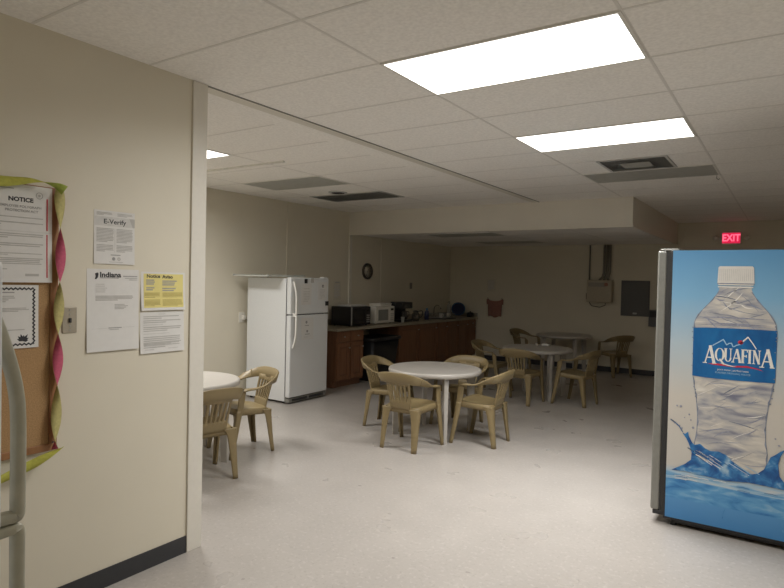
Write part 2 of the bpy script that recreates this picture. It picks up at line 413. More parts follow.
ceiling_vent('air_vent', 'grey louvred ceiling vent in the left bay, behind the round vent', (LX-0.61, 6.595), 1.2, 0.586, 14)
t = thing('round_vent', 'small dark round ceiling vent between the two grey panels of the left bay', 'vent', (-4.99, 6.165, H))
mb = MB(); mb.lathe([(0.125, 0), (0.125, -0.008), (0.11, -0.014), (0.10, -0.010), (0.0, -0.010)], M['vent'], seg=28); mb.build('ring', t, recalc=True)
mb = MB()
for r in (0.085, 0.055, 0.025): mb.lathe([(r, -0.010), (r, -0.016), (r-0.012, -0.013), (r-0.012, -0.010)], M['darkmetal'], seg=24)
mb.build('cone', t, recalc=True)
hook = MB().tube([(0,0,0), (0,0,-0.03), (0.015,0,-0.045), (0.03,0,-0.035)], 0.005, M['chrome']).build('ceiling_hook', loc=(-0.66, 6.90, H))
tag(hook, 'tiny bright metal hook hanging from the ceiling beside the unlit panel', 'hook')

# ================================================================== CHAIRS
def rail_keys(sx):
    K = [((0, -.290, .716), (0, -.014, .050)), ((.11, -.284, .712), (0, -.014, .050)), ((.190, -.260, .700), (.006, -.012, .046)),
         ((.234, -.212, .684), (.018, -.008, .038)), ((.255, -.15, .662), (.027, 0, .022)), ((.259, -.08, .634), (.030, 0, .008)),
         ((.256, -.01, .621), (.031, 0, .003)), ((.252, .06, .618), (.031, 0, 0)), ((.248, .098, .612), (.031, 0, 0)),
         ((.244, .120, .588), (.004, .032, -.006)), ((.241, .130, .50), (.004, .031, 0)), ((.239, .146, .40), (.004, .029, 0))]
    return [((p[0]*sx, p[1], p[2]), (w[0]*sx, w[1], w[2])) for p, w in K]
def make_chair(label, group):
    t = thing('resin_armchair', label, 'chair', group=group); m = M['resin']
    # seat: dished plate with a skirt
    out = []
    for k in range(40):
        a = 2*PI*k/40; c, s_ = math.cos(a), math.sin(a); e = 0.35
        x = math.copysign(abs(c)**e, c); y = math.copysign(abs(s_)**e, s_)
        hw = .212 + .028*y
        out.append((x*hw, .0 + y*.185))
    def zt(y): return .415 + .03*(y+.19)/.41
    rings = []
    for sc, dz in ((.02, -.014), (.5, -.012), (.85, -.002), (.96, .003), (1.0, -.004), (1.02, -.055), (1.0, -.055), (.97, -.014), (.5, -.022), (.02, -.024)):
        rings.append([(x*sc, y*sc, zt(y*sc)+dz) for x, y in out])
    MB_ = MB(); MB_.ring_loft(rings, m); MB_.build('seat', t)
    # backrest: top rail and pierced splat
    mb = MB()
    k1 = rail_keys(1)[:4]; k0 = rail_keys(-1)[1:4][::-1]
    k0 = [(p, w) for p, w in k0]
    mb.ribbon(k0 + k1, .016, m, sub=5)
    def P(u, z):
        f = (z-.40)/.30; hw = .112 + .026*f
        return Vector((u*hw, -.185 - .088*f - .016*max(0, f)**2 + .03*u*u*f, z))
    ncol = 13
    us = [-1 + 2*i/ncol for i in range(ncol+1)]
    zs = [.385, .42, .45, .48, .51, .545, .58, .615, .64, .665, .69]
    n = Vector((0, -.96, .0)).normalized()*.006
    def cell(u0, u1, z0, z1):
        q = [P(u0, z0), P(u1, z0), P(u1, z1), P(u0, z1)]
        return q
    idx = {}
    solid = set()
    for i in range(ncol):
        for j in range(len(zs)-1):
            slot = i % 2 == 1 and 3 <= j <= 7
            if not slot: solid.add((i, j))
    def v(i, j, side):
        key = (i, j, side)
        if key not in idx:
            p = P(us[i], zs[j]) + n*(1 if side else -1)
            idx[key] = mb.bm.verts.new(p)
        return idx[key]
    km = mb.mi(m)
    def quad(a, b, c, d, sm=True):
        f = mb.bm.faces.new((a, b, c, d)); f.material_index = km; f.smooth = sm
    for (i, j) in solid:
        quad(v(i,j,1), v(i+1,j,1), v(i+1,j+1,1), v(i,j+1,1))
        quad(v(i,j+1,0), v(i+1,j+1,0), v(i+1,j,0), v(i,j,0))
        for di, dj, a, b in ((-1,0,(i,j+1),(i,j)), (1,0,(i+1,j),(i+1,j+1)), (0,-1,(i,j),(i+1,j)), (0,1,(i+1,j+1),(i,j+1))):
            if (i+di, j+dj) not in solid:
                quad(v(a[0],a[1],0), v(b[0],b[1],0), v(b[0],b[1],1), v(a[0],a[1],1), False)
    mb.build('backrest', t, recalc=True)
    for sx in (-1, 1):
        MB().ribbon(rail_keys(sx)[3:], .016, m, sub=4).build('armrest', t, recalc=True)
    for sx in (-1, 1):
        # front leg: angled channel
        mb = MB()
        mb.ribbon([((.238*sx, .143, .43), (.004*sx, .030, 0)), ((.239*sx, .160, .33), (.004*sx, .027, 0)), ((.243*sx, .193, .15), (.004*sx, .022, 0)), ((.246*sx, .222, 0), (.004*sx, .018, 0))], .022, m, sub=3)
        mb.ribbon([((.200*sx, .165, .40), (.05*sx, 0, 0)), ((.221*sx, .176, .33), (.024*sx, 0, 0)), ((.232*sx, .205, .15), (.018*sx, 0, 0)), ((.238*sx, .232, 0), (.014*sx, 0, 0))], .014, m, sub=3)
        mb.build('leg', t, recalc=True)
        mb = MB()
        mb.ribbon([((.150*sx, -.190, .405), (.062*sx, 0, 0)), ((.162*sx, -.196, .35), (.040*sx, 0, 0)), ((.172*sx, -.212, .18), (.027*sx, 0, 0)), ((.180*sx, -.235, 0), (.020*sx, 0, 0))], .016, m, sub=3)
        mb.ribbon([((.196*sx, -.150, .405), (0, .05, 0)), ((.197*sx, -.170, .35), (0, .032, 0)), ((.197*sx, -.194, .18), (0, .022, 0)), ((.199*sx, -.220, 0), (0, .016, 0))], .014, m, sub=3)
        mb.build('leg', t, recalc=True)
    return t
G1, G2, G3, G0 = 'tan armchairs around the front round table', 'tan armchairs around the second round table', 'tan armchairs at the rear table', 'tan armchairs at the left bay table'
spots = [  # x, y, facing (deg, 90 = away from camera), label, group
    (-3.118, 5.070, 90, 'tan armchair with its slatted back to the camera, near side of the front round table', G1),
    (-2.622, 5.662, 181, 'tan resin armchair on the right side of the front table, seen edge-on', G1),
    (-3.760, 5.660, 8, 'tan resin armchair on the left side of the front table, before the black bin', G1),
    (-3.165, 6.215, 270, 'tan resin armchair on the far side of the front table, only its top rail clear', G1),
    (-3.065, 7.895, 91, 'tan armchair with its slatted back to the camera, near side of the second table', G2),
    (-2.430, 8.290, 170, 'tan resin armchair on the right side of the second table, facing left', G2),
    (-3.720, 8.400, 0, 'dim tan resin armchair between the second table and the cabinets', G2),
    (-4.200, 11.050, -8, 'dark-looking armchair at the left of the rear table, near the hanging towel', G3),
    (-2.630, 11.320, 140, 'dark-looking armchair at the right of the rear table, under the grey panel', G3),
    (-4.305, 3.945, 254, 'tan resin armchair in the left bay, between its round table and the white fridge', G0),
    (-3.985, 3.220, 168, 'tan resin armchair cut off by the white wall end, back to the camera', G0),
]
proto = None
for x, y, a, lab, g in spots:
    if proto is None:
        proto = make_chair(lab, g); proto.location = (x, y, 0); proto.rotation_euler = (0, 0, R(a-90))
    else: dup(proto, (x, y, 0), R(a-90), lab, g)

# ================================================================== TABLES
def make_table(label):
    t = thing('round_table', label, 'table', group='round white tables')
    mb = MB(); mb.lathe([(0, .708), (.40, .708), (.462, .709), (.478, .713), (.490, .711), (.499, .703), (.502, .69), (.499, .668), (.488, .662), (.480, .668), (.478, .685), (0, .685)], M['tabletop'], seg=72)
    mb.build('tabletop', t, recalc=True)
    for sx in (-1, 1):
        for sy in (-1, 1):
            mb = MB()
            def L(z, r0_, r1_, th):
                u = Vector((sx, sy, 0)).normalized(); n_ = Vector((-u.y, u.x, 0))
                return [tuple(u*a_ + n_*b_ + Vector((0, 0, z))) for a_, b_ in ((r0_, -th), (r1_, -th), (r1_, th), (r0_, th))]
            mb.ring_loft([L(.686, .365, .45, .022), L(.35, .382, .452, .020), L(0, .395, .455, .017)], M['tabletop'], smooth=False)
            mb.build('leg', t, recalc=True)
    return t
tb = make_table('round white table in the middle of the room with four chairs around it'); tb.location = (-3.178, 5.650, 0)
dup(tb, (-3.06, 8.475, 0), R(0), 'round table behind the front one with a small white napkin on top')
dup(tb, (-3.50, 11.10, 0), R(0), 'round table at the back wall in the dark, furthest from the camera')
dup(tb, (-4.53, 3.44, 0), R(-24), 'round white table in the left bay, half hidden behind the wall end')
nap = MB(); rn = random.Random(5); rings = []
for q, (rr0, zz) in enumerate(((.045, .0), (.058, .006), (.055, .018), (.040, .028), (.018, .034), (.003, .031))):
    rings.append([(1.15*rr0*(1+rn.uniform(-.16, .16))*math.cos(2*PI*k/14), .75*rr0*(1+rn.uniform(-.16, .16))*math.sin(2*PI*k/14), zz + (rn.uniform(-.004, .004) if q else 0)) for k in range(14)])
nap.ring_loft(rings, M['paper'])
o = nap.build('paper_napkin', loc=(-3.06, 8.82, .7095), recalc=True); tag(o, 'small crumpled white paper napkin lying on the second round table', 'napkin')
t = thing('salt_shaker', 'tiny white shaker on the second table, left of the napkin', 'shaker', (-3.17, 8.74, .7095))
mb = MB(); mb.lathe([(0,0),(.016, 0), (.017, .03), (.013, .038), (0, .038)], M['ceramic'], seg=14); mb.build('jar', t, recalc=True)
mb = MB(); mb.lathe([(0,.038),(.013, .038), (.012, .048), (0, .05)], M['chrome'], seg=14); mb.build('cap', t, recalc=True)

# ================================================================== FRIDGES
def make_fridge(name, label, loc, rotz, w, d, h, split, hx, hm, dm):
    t = thing(name, label, 'fridge', loc, rotz); dd = 0.075
    mb = MB(); mb.box((-w/2, -d, .03), (w/2, -dd-.012, h-.012), dm, .006); mb.build('body', t)
    bx('gasket', (-w/2+.012, -dd-.012, .08), (w/2-.012, -dd, h-.02), M['gasket'], t)
    f = MB().box((-w/2, -dd, split+.006), (w/2, 0, h), dm, .014, 3).build('freezer_door', t)
    g = MB().box((-w/2, -dd, .085), (w/2, 0, split-.006), dm, .014, 3).build('fridge_door', t)
    def handle(flip):
        top = 1 if not flip else -1
        z = lambda q: split + top*q
        K = [((hx, .0, z(.435)), (.014, 0, 0)), ((hx, .014, z(.40)), (.014, 0, 0)), ((hx, .034, z(.335)), (.014, 0, 0)), ((hx, .048, z(.27)), (.014, 0, 0)), ((hx, .053, z(.20)), (.014, 0, 0)),
             ((hx, .053, z(.05)), (.014, 0, 0)), ((hx, .053, z(.026)), (.014, 0, 0)), ((hx, .050, z(.013)), (.014, 0, 0)), ((hx, .036, z(.012)), (.014, 0, 0)), ((hx, -.002, z(.014)), (.014, 0, 0))]
        return MB().ribbon(K, .022, hm, sub=4)
    handle(False).build('handle', f, recalc=True); handle(True).build('handle', g, recalc=True)
    mb = MB(); mb.box((-w/2+.01, -dd-.02, .02), (w/2-.01, -.012, .075), M['vend_grey'])
    for k in range(2):
        x0 = -w/2+.05+k*(w-.1)/2; mb.box((x0+.02, -.013, .03), (x0+(w-.1)/2-.02, -.008, .065), M['gasket'])
    mb.build('kick_grille', t)
    mb = MB(); mb.box((-w/2+.02, -.07, h), (-w/2+.10, -.01, h+.012), dm, .003); mb.build('hinge_cover', t)
    for sx in (-1, 1):
        for y in (-d+.06, -.14): MB().cyl((sx*(w/2-.05), y, 0), (sx*(w/2-.05), y, .035), .02, M['gasket']).build('foot', t)
    return t
# far white fridge (front faces +X)
fy, fx = 6.10, -5.375
fr = make_fridge('refrigerator', 'white two-door refrigerator standing against the left bay wall beside the cabinets', (fx, fy, 0), -PI/2, .76, .80, 1.655, 1.165, .325, M['fridge_handle'], M['fridge'])
b = MB().box((-.38, 0.0005, 1.275), (-.31, .004, 1.335), M['black']).build('badge', fr); b['label'] = 'small black square badge'
# near fridge (front faces +Y, stands just left of the photographer)
make_fridge('refrigerator', 'refrigerator at the left edge of the photo, only its curved almond handles in view', (-1.634, .545, 0), 0, .762, .76, 1.665, 1.127, .320, M['almond'], M['fridge'])
# diffuser sheet on the far fridge
mb = MB(); mb.box((-6.15, 5.43, 1.657), (-5.50, 6.13, 1.664), M['diffsheet'])
for k in range(8):
    y = 5.45+k*.085; mb.box((-6.15, y, 1.664), (-5.50, y+.03, 1.674), M['diffsheet'])
mb.box((-6.15, 5.43, 1.664), (-6.13, 6.13, 1.684), M['diffsheet']); mb.box((-5.52, 5.43, 1.664), (-5.50, 6.13, 1.684), M['diffsheet'])
o = mb.build('light_cover_sheet'); o.location.z = .0025
tag(o, 'clear plastic light-cover sheet lying on the white fridge, overhanging to the left', 'plastic sheet')

# ================================================================== PAPERS ON WALLS
def sheet(name, label, cat, w, h, elems, loc, rotz=PI/2, group=None, base=None, curl=0.004, border=None, parent=None, tilt=0.0):
    """flat printed sheet: local X right, Z up, faces -Y; (0,0) = upper-left corner, v down"""
    mb = MB(); base = base or M['paper']; n = 8
    pts = []; fs = []
    for side in (0, 1):
        for j in range(n+1):
            for i in range(2): pts.append((i*w, -.0012*side, -j*h/n))
    N = 2*(n+1)
    for j in range(n):
        a = 2*j
        fs.append((N+a, N+a+2, N+a+3, N+a+1)); fs.append((a, a+1, a+3, a+2))
        fs.append((a, a+2, N+a+2, N+a)); fs.append((a+1, N+a+1, N+a+3, a+3))
    fs += [(0, N, N+1, 1), (2*n, 2*n+1, N+2*n+1, N+2*n)]
    mb.faces(pts, fs, base)
    lv = 0
    for e in elems:
        off = .0016 + .0002*lv; lv = (lv+1) % 6
        if e[0] == 'bar':
            _, u0, v0, u1, v1, m = e
            k = max(1, int(abs(v1-v0)/h*n)+1)
            for q in range(k):
                a, b_ = v0+(v1-v0)*q/k, v0+(v1-v0)*(q+1)/k
                mb.faces([(u0*w, -off, -b_*h), (u1*w, -off, -b_*h), (u1*w, -off, -a*h), (u0*w, -off, -a*h)], [(0,1,2,3)], m)
        elif e[0] == 'poly':
            mb.poly([(u*w, -off, -v*h) for u, v in e[1]], e[2])
        elif e[0] == 'text':
            _, body, u, v, size, m, al = e[:7]; bold = e[7] if len(e) > 7 else 0
            xs = e[8] if len(e) > 8 else 1.0
            add_text(mb, body, u*w, -v*h, size, m, off, al, bold, xs)
        elif e[0] == 'ring':
            _, u, v, r0, r1, m = e
            for k in range(20):
                a, c = 2*PI*k/20, 2*PI*(k+1)/20
                mb.faces([(u*w+r0*math.cos(a), -off, -v*h+r0*math.sin(a)), (u*w+r1*math.cos(a), -off, -v*h+r1*math.sin(a)),
                          (u*w+r1*math.cos(c), -off, -v*h+r1*math.sin(c)), (u*w+r0*math.cos(c), -off, -v*h+r0*math.sin(c))], [(0,1,2,3)], m)
    for v in mb.bm.verts:
        f = -v.co.z/h
        v.co.y -= curl*max(0, f)**2 + curl*.3*max(0, (f-.7))*2*(v.co.x/w)
    o = mb.build(name, parent, loc, rotz)
    if tilt: o.rotation_euler = (0, tilt, rotz)
    if label: tag(o, label, cat, group)
    return o
def lines(u0, u1, v0, v1, n, m, ragged=.15, gap=.45):
    out = []; st = (v1-v0)/n
    for k in range(n):
        e = u1 - random.random()*ragged*(u1-u0)
        if k == n-1: e = u0 + (u1-u0)*random.uniform(.4, .8)
        out.append(('bar', u0, v0+k*st, e, v0+k*st+st*(1-gap), m))
    return out
XP = XW - 0.0002
gn = 'notices taped to the cream wall'
# E-Verify sheet
el = [('bar', .02, .115, .98, .285, M['ink_light']), ('text', 'E-Verify', .50, .205, .034, M['ink'], 'CENTER', .0006, 1.15), ('poly', [(.86, .115), (1.0, .115), (1.0, .285), (.95, .285)], M['ink_grey'])]
el += lines(.06, .44, .035, .10, 3, M['ink_grey']) + lines(.56, .96, .035, .10, 3, M['ink_grey'])
el += lines(.06, .47, .33, .60, 10, M['ink_grey'], .05) + lines(.54, .95, .33, .60, 10, M['ink_grey'], .05)
el += lines(.06, .47, .64, .78, 5, M['ink_grey'], .05) + lines(.54, .95, .64, .78, 5, M['ink_grey'], .05)
el += [('bar', .40, .82, .64, .835, M['ink_mid']), ('ring', .47, .90, 0, .009, M['ink_mid']), ('ring', .60, .90, .004, .009, M['ink_grey']), ('bar', .36, .955, .70, .965, M['ink_grey']), ('bar', .498, .33, .504, .78, M['ink_grey'])]
sheet('notice_sheet', 'white sheet with a grey title band, highest of the four on the cream wall', 'notice', .226, .275, el, (XP, 1.689, 1.969), group=gn)
# Indiana letter
el = [('poly', [(.15, .055), (.20, .045), (.215, .06), (.205, .10), (.175, .125), (.145, .125), (.16, .09)], M['ink']), ('text', 'Indiana', .235, .072, .036, M['ink'], 'LEFT', .0012, 1.15),
      ('bar', .24, .103, .60, .113, M['ink_mid']), ('bar', .68, .08, .97, .09, M['ink_mid']), ('bar', .72, .105, .97, .113, M['ink_grey']), ('bar', .80, .125, .97, .133, M['ink_grey'])]
el += lines(.16, .40, .18, .295, 5, M['ink_light'], .4) + lines(.16, .90, .325, .39, 4, M['ink_grey'], .05, .35) + lines(.52, .80, .43, .50, 4, M['ink_grey'], .4)
el += [('bar', .10, .72, .38, .725, M['ink_light']), ('bar', .40, .715, .66, .725, M['ink_mid']), ('bar', .42, .735, .60, .745, M['ink_grey']), ('bar', .68, .715, .92, .72, M['ink_light'])]
sheet('letter_sheet', 'large white letter with a black letterhead, below the grey-banded sheet on the cream wall', 'notice', .288, .425, el, (XP, 1.655, 1.668), group=gn, curl=.009)
# yellow Notice / Aviso card
el = [('bar', .055, .05, .96, .93, M['paper_yellow']), ('text', 'Notice', .12, .115, .027, M['ink'], 'LEFT', .0009, 1.12), ('text', 'Aviso', .47, .125, .027, M['ink'], 'LEFT', .0009, 1.12)]
el += lines(.11, .34, .20, .50, 6, M['ink_mid'], .3, .4) + lines(.47, .86, .22, .52, 6, M['ink_mid'], .3, .4)
el += lines(.07, .42, .54, .68, 5, M['ink_yellow'], .05) + lines(.47, .94, .54, .68, 5, M['ink_yellow'], .05) + lines(.07, .42, .72, .90, 6, M['ink_yellow'], .05) + lines(.47, .94, .72, .90, 6, M['ink_yellow'], .05)
sheet('notice_card', 'yellow two-column notice with white margins on the cream wall', 'notice', .282, .214, el, (XP, 1.957, 1.660), group=gn, curl=.010)
el = []
for v0, n in ((.10, 2), (.20, 2), (.30, 1), (.36, 3), (.52, 1), (.60, 5), (.76, 3)):
    el += lines(.07, .93, v0, v0+.045*n, n, M['ink_light'] if n == 1 else M['ink_grey'], .06, .5)
el += [('bar', .40, .05, .56, .06, M['ink_grey']), ('bar', .10, .90, .30, .93, M['ink_light']), ('bar', .62, .90, .85, .92, M['ink_light'])]
sheet('notice_sheet', 'white sheet of small print directly under the yellow notice', 'notice', .282, .228, el, (XP, 1.955, 1.437), group=gn, curl=.008)
# switch plate
t = thing('switch_plate', 'metal switch plate on the cream wall beside the cork board', 'switch', (XW, 1.570, 1.412), PI/2)
MB().box((-.036, -.006, -.064), (.036, 0, .064), M['plate'], .003).build('plate', t)
MB().box((-.006, -.014, -.013), (.006, -.006, .010), M['vend_black'], .002).build('toggle', t)
for z in (-.05, .05, .028, -.028): MB().cyl((0, -.0058, z), (0, -.008, z), .004, M['steel']).build('screw', t)
# cork board
BY0, BY1, BZ0, BZ1 = .62, 1.507, .79, 2.045
t = thing('cork_board', 'cork notice board in a wooden frame hung on the cream wall', 'notice board', (XW, 0, 0))
bx('cork_panel', (0, BY0+.03, BZ0+.03), (.012, BY1-.03, BZ1-.03), M['cork'], t)
for nm, a, b_ in (('frame_rail', (0, BY0, BZ1-.035), (.02, BY1, BZ1)), ('frame_rail', (0, BY0, BZ0), (.02, BY1, BZ0+.035)),
              ('frame_stile', (0, BY1-.038, BZ0+.035), (.02, BY1, BZ1-.035)), ('frame_stile', (0, BY0, BZ0+.035), (.02, BY0+.038, BZ1-.035))):
    MB().box(a, b_, M['boardframe'], .003).build(nm, t)
for z in (.83, 2.0): MB().cyl((.02, BY1-.02, z), (.022, BY1-.02, z), .004, M['darkmetal']).build('screw', t)
XC = XW + 0.0124
# NOTICE poster
w_, h_ = .40, .445
el = [('text', 'NOTICE', .655, .155, .0265, M['ink'], 'CENTER', .0012, 1.1), ('text', 'EMPLOYEE POLYGRAPH', .655, .225, .0150, M['ink_mid'], 'CENTER', .0005, 1.12), ('text', 'PROTECTION ACT', .665, .268, .0150, M['ink_mid'], 'CENTER', .0005, 1.12),
      ('ring', .855, .095, .013, .0155, M['ink_mid']), ('ring', .855, .095, 0, .006, M['ink_grey']), ('bar', .935, .12, .950, .455, M['ink_red']), ('bar', .935, .495, .950, .95, M['ink_red']), ('bar', .30, .475, .99, .480, M['ink_light']),
      ('bar', .40, .045, .58, .053, M['ink_mid'])]
for a, b_, n in ((.33, .37, 2), (.385, .43, 2), (.44, .47, 1), (.50, .56, 3), (.60, .66, 3), (.70, .73, 2), (.75, .84, 5), (.86, .88, 1)):
    el += lines(.06, .90, a, b_, n, M['ink_grey'], .05, .5)
el += [('bar', .70, .91, .85, .935, M['ink_grey'])]
sheet('notice_poster', 'white notice poster with a red edge stripe pinned high on the cork board', 'poster', w_, h_, el, (XW+.0203, 1.472-w_, 2.040), curl=.006, group='papers on the cork board')
# certificate with wavy black border
w_, h_ = .30, .290
el = []
def wavy(u0, v0, u1, v1, n):
    out = []
    for k in range(n):
        f0, f1 = k/n, (k+1)/n
        for q in range(4):
            a, b_ = f0+(f1-f0)*q/4, f0+(f1-f0)*(q+1)/4
            s0, s1 = math.sin(2*PI*q/4)*.012, math.sin(2*PI*(q+1)/4)*.012
            if u0 == u1:
                p = [(u0+s0-.014, v0+(v1-v0)*a), (u0+s0+.014, v0+(v1-v0)*a), (u0+s1+.014, v0+(v1-v0)*b_), (u0+s1-.014, v0+(v1-v0)*b_)]
            else:
                p = [(u0+(u1-u0)*a, v0+s0-.014), (u0+(u1-u0)*b_, v0+s1-.014), (u0+(u1-u0)*b_, v0+s1+.014), (u0+(u1-u0)*a, v0+s0+.014)]
            out.append(('poly', p, M['ink']))
    return out
el += wavy(.06, .06, .93, .06, 14) + wavy(.93, .06, .93, .94, 14) + wavy(.06, .94, .93, .94, 14) + wavy(.06, .06, .06, .94, 14)
el += lines(.30, .78, .11, .14, 1, M['ink_mid']) + lines(.42, .66, .17, .28, 4, M['ink_grey'], .4) + lines(.12, .86, .36, .43, 3, M['ink_grey'], .1) + lines(.12, .86, .70, .75, 2, M['ink_grey'], .1)
for k, (a, ln) in enumerate(((-80, .10), (-55, .13), (-30, .10), (-105, .12), (-130, .11), (-10, .08), (-155, .09))):
    c, s_ = math.cos(R(a)), math.sin(R(a)); u, v = .77, .89
    el.append(('poly', [(u, v), (u+c*ln*.5-s_*.022, v+s_*ln*.5+c*.022), (u+c*ln, v+s_*ln), (u+c*ln*.5+s_*.022, v+s_*ln*.5-c*.022)], M['ink']))
sheet('certificate', 'white certificate with a wavy black border low on the cork board', 'certificate', w_, h_, el, (XC, 1.418-w_, 1.583), curl=.004, group='papers on the cork board')
# twisted crepe streamers
def streamer(name, label, path, w, turns, ph, m1, m2, twist=True, n=120):
    P = []
    def cr(A, f):
        k = f*(len(A)-1); i = min(int(k), len(A)-2); f = k-i
        g = lambda j: A[max(0, min(len(A)-1, j))]
        p0, p1, p2, p3 = (Vector(g(i+d)) for d in (-1, 0, 1, 2))
        return 0.5*((2*p1)+(p2-p0)*f+(2*p0-5*p1+4*p2-p3)*f*f+(3*p1-p0-3*p2+p3)*f**3)
    mb = MB(); k1, k2 = mb.mi(m1), mb.mi(m2); rows = []
    C = [cr(path, i/n) for i in range(n+1)]
    for i, p in enumerate(C):
        d = (C[min(i+1, n)] - C[max(i-1, 0)]).normalized()
        a0 = Vector((1, 0, 0)); b0 = d.cross(a0).normalized()
        a = ph + turns*2*PI*i/n
        wd = b0*math.cos(a) + a0*math.sin(a)*.55; nn = wd.cross(d).normalized()*.0008
        rows.append([mb.bm.verts.new(p + wd*(w/2)*s_ + nn*q + nn*random.uniform(-.3, .3)) for q in (1, -1) for s_ in (-1, 0, 1)])
    for a, b_ in zip(rows[:-1], rows[1:]):
        for (i, j, k) in ((0,1,k1), (1,2,k1), (4,3,k2), (5,4,k2)):
            f = mb.bm.faces.new((a[i], a[j], b_[j], b_[i])); f.material_index = k; f.smooth = True
        for (i, j) in ((3,0), (2,5)):
            f = mb.bm.faces.new((a[i], a[j], b_[j], b_[i])); f.material_index = k2
    o = mb.build(name, recalc=False); tag(o, label, 'streamer', 'crepe streamers around the cork board'); return o
xs_ = XW + .045
streamer('crepe_streamer', 'twisted pink and olive crepe streamer hanging down the right edge of the cork board', [(xs_, 1.493, 2.055), (xs_, 1.502, 1.741), (xs_, 1.496, 1.4275), (xs_, 1.493, 1.114), (xs_, 1.485, .80)], .048, 2.55, R(100), M['crepe_pink'], M['crepe_olive'])
streamer('crepe_streamer', 'green and yellow crepe streamer draped along the top of the cork board', [(xs_-.005, .64, 2.065), (xs_, .95, 2.035), (xs_+.003, 1.23, 2.04), (xs_+.02, 1.37, 2.06), (xs_+.04, 1.455, 2.05), (xs_+.045, 1.495, 2.03)], .055, .55, R(130), M['crepe_green'], M['crepe_yellow'])
streamer('crepe_streamer', 'yellow-green crepe streamer sagging along the bottom of the cork board', [(XW+.004, .64, .75), (xs_, .90, .715), (xs_, 1.15, .70), (xs_+.01, 1.34, .745), (xs_+.035, 1.43, .785), (xs_+.045, 1.50, .815)], .045, .75, R(20), M['crepe_green'], M['crepe_yellow'])

# ================================================================== PAPERS ON THE FAR FRIDGE AND NEARBY WALL
XD = fx + .0002
gf = 'papers on the white fridge'
el = [('ring', .55, .22, .010, .020, M['ink'])] + lines(.2, .8, .40, .95, 7, M['ink_light'])
sheet('notice_sheet', 'white sheet with a dark ring emblem on the freezer door, beside the black badge', 'notice', .19, .25, el, (XD, 6.25, 1.60), group=gf, curl=.0)
el = [('bar', .2, .2, .8, .26, M['ink_light'])] + lines(.2, .85, .35, .9, 7, M['ink_light'])
sheet('notice_sheet', 'faint white sheet on the freezer door next to the handle', 'notice', .20, .28, el, (XD, 5.92, 1.575), group=gf, curl=.0)
el = [('ring', .42, .20, 0, .020, M['ink_mid']), ('bar', .3, .34, .62, .37, M['ink_mid']), ('ring', .48, .62, 0, .018, M['ink_mid']), ('bar', .3, .74, .70, .77, M['ink_mid'])] + lines(.2, .85, .84, .93, 2, M['ink_light'])
sheet('notice_sheet', 'white sheet with two dark marks on the lower fridge door', 'notice', .24, .29, el, (XD, 5.93, 1.12), group=gf, curl=.004)
o = MB().box((0, -.028, -.03), (.006, .028, .03), M['black'], .002).build('fridge_magnet', loc=(fx+.0005, 6.005, 1.61)); tag(o, 'dark square magnet near the top of the freezer door', 'magnet')
mb = MB(); mb.box((0, -.03, -.03), (.004, .03, .03), M['ink_grey']); o = mb.build('fridge_magnet', loc=(fx+.0005, 6.13, 1.62)); tag(o, 'faint grey magnet right of the dark one on the freezer door', 'magnet')
XL = XF - .0002
sheet('notice_sheet', 'faint white sheet on the wall between the fridge and the black microwave', 'notice', .20, .32, [('bar', .2, .06, .8, .12, M['ink_grey'])] + lines(.1, .9, .2, .9, 9, M['ink_light']), (XL, 7.70, 1.62), curl=.003, base=M['clockface'])
t = thing('wall_outlet', 'beige wall outlet with a plugged cord beside the fridge in the left bay', 'outlet', (XF, 5.73, 1.09), PI/2)
MB().box((-.06, -.008, -.07), (.04, 0, .07), M['whiteplastic'], .003).build('plate', t)
MB().box((-.015, -.05, -.03), (.035, -.008, .03), M['whiteplastic'], .006).build('plug', t)
MB().tube([(.01, -.045, -.02), (.06, -.05, -.04), (.14, -.04, 0.0), (.2, -.03, -.3), (.22, -.03, -.7)], .005, M['vend_grey']).build('cord', t)
o = MB().box((0, -.04, -.06), (.012, .04, .06), M['conduit'], .003).build('wall_outlet', loc=(XF, 10.12, 1.55)); tag(o, 'dim outlet plate on the wall above the coffee maker', 'outlet')
# wall clock
t = thing('wall_clock', 'round dark-rimmed wall clock above the white microwave', 'clock', (XF, 8.63, 1.80), PI/2)
mb = MB(); mb.lathe([(.145, 0), (.145, -.03), (.135, -.038), (.115, -.03), (.115, -.012), (0, -.012)], M['clockrim'], axis='Y', seg=36); mb.build('rim', t, recalc=True)
mb = MB(); mb.lathe([(.114, -.0135), (0, -.0136)], M['clockface'], axis='Y', seg=36)
for k in range(12):
    a = 2*PI*k/12; c, s_ = math.sin(a), math.cos(a)
    mb.faces([(c*.088+s_*.006, -.015, s_*.088-c*.006), (c*.106+s_*.006, -.015, s_*.106-c*.006), (c*.106-s_*.006, -.015, s_*.106+c*.006), (c*.088-s_*.006, -.015, s_*.088+c*.006)], [(0,1,2,3),(3,2,1,0)][:1], M['ink'])
mb.build('face', t)
for nm, a, ln in (('hour_hand', 40, .055), ('minute_hand', 200, .085)):
    c, s_ = math.sin(R(a)), math.cos(R(a))
    MB().cyl((-c*.01, -.018, -s_*.01), (c*ln, -.018, s_*ln), .004, M['ink'], 6).build(nm, t)

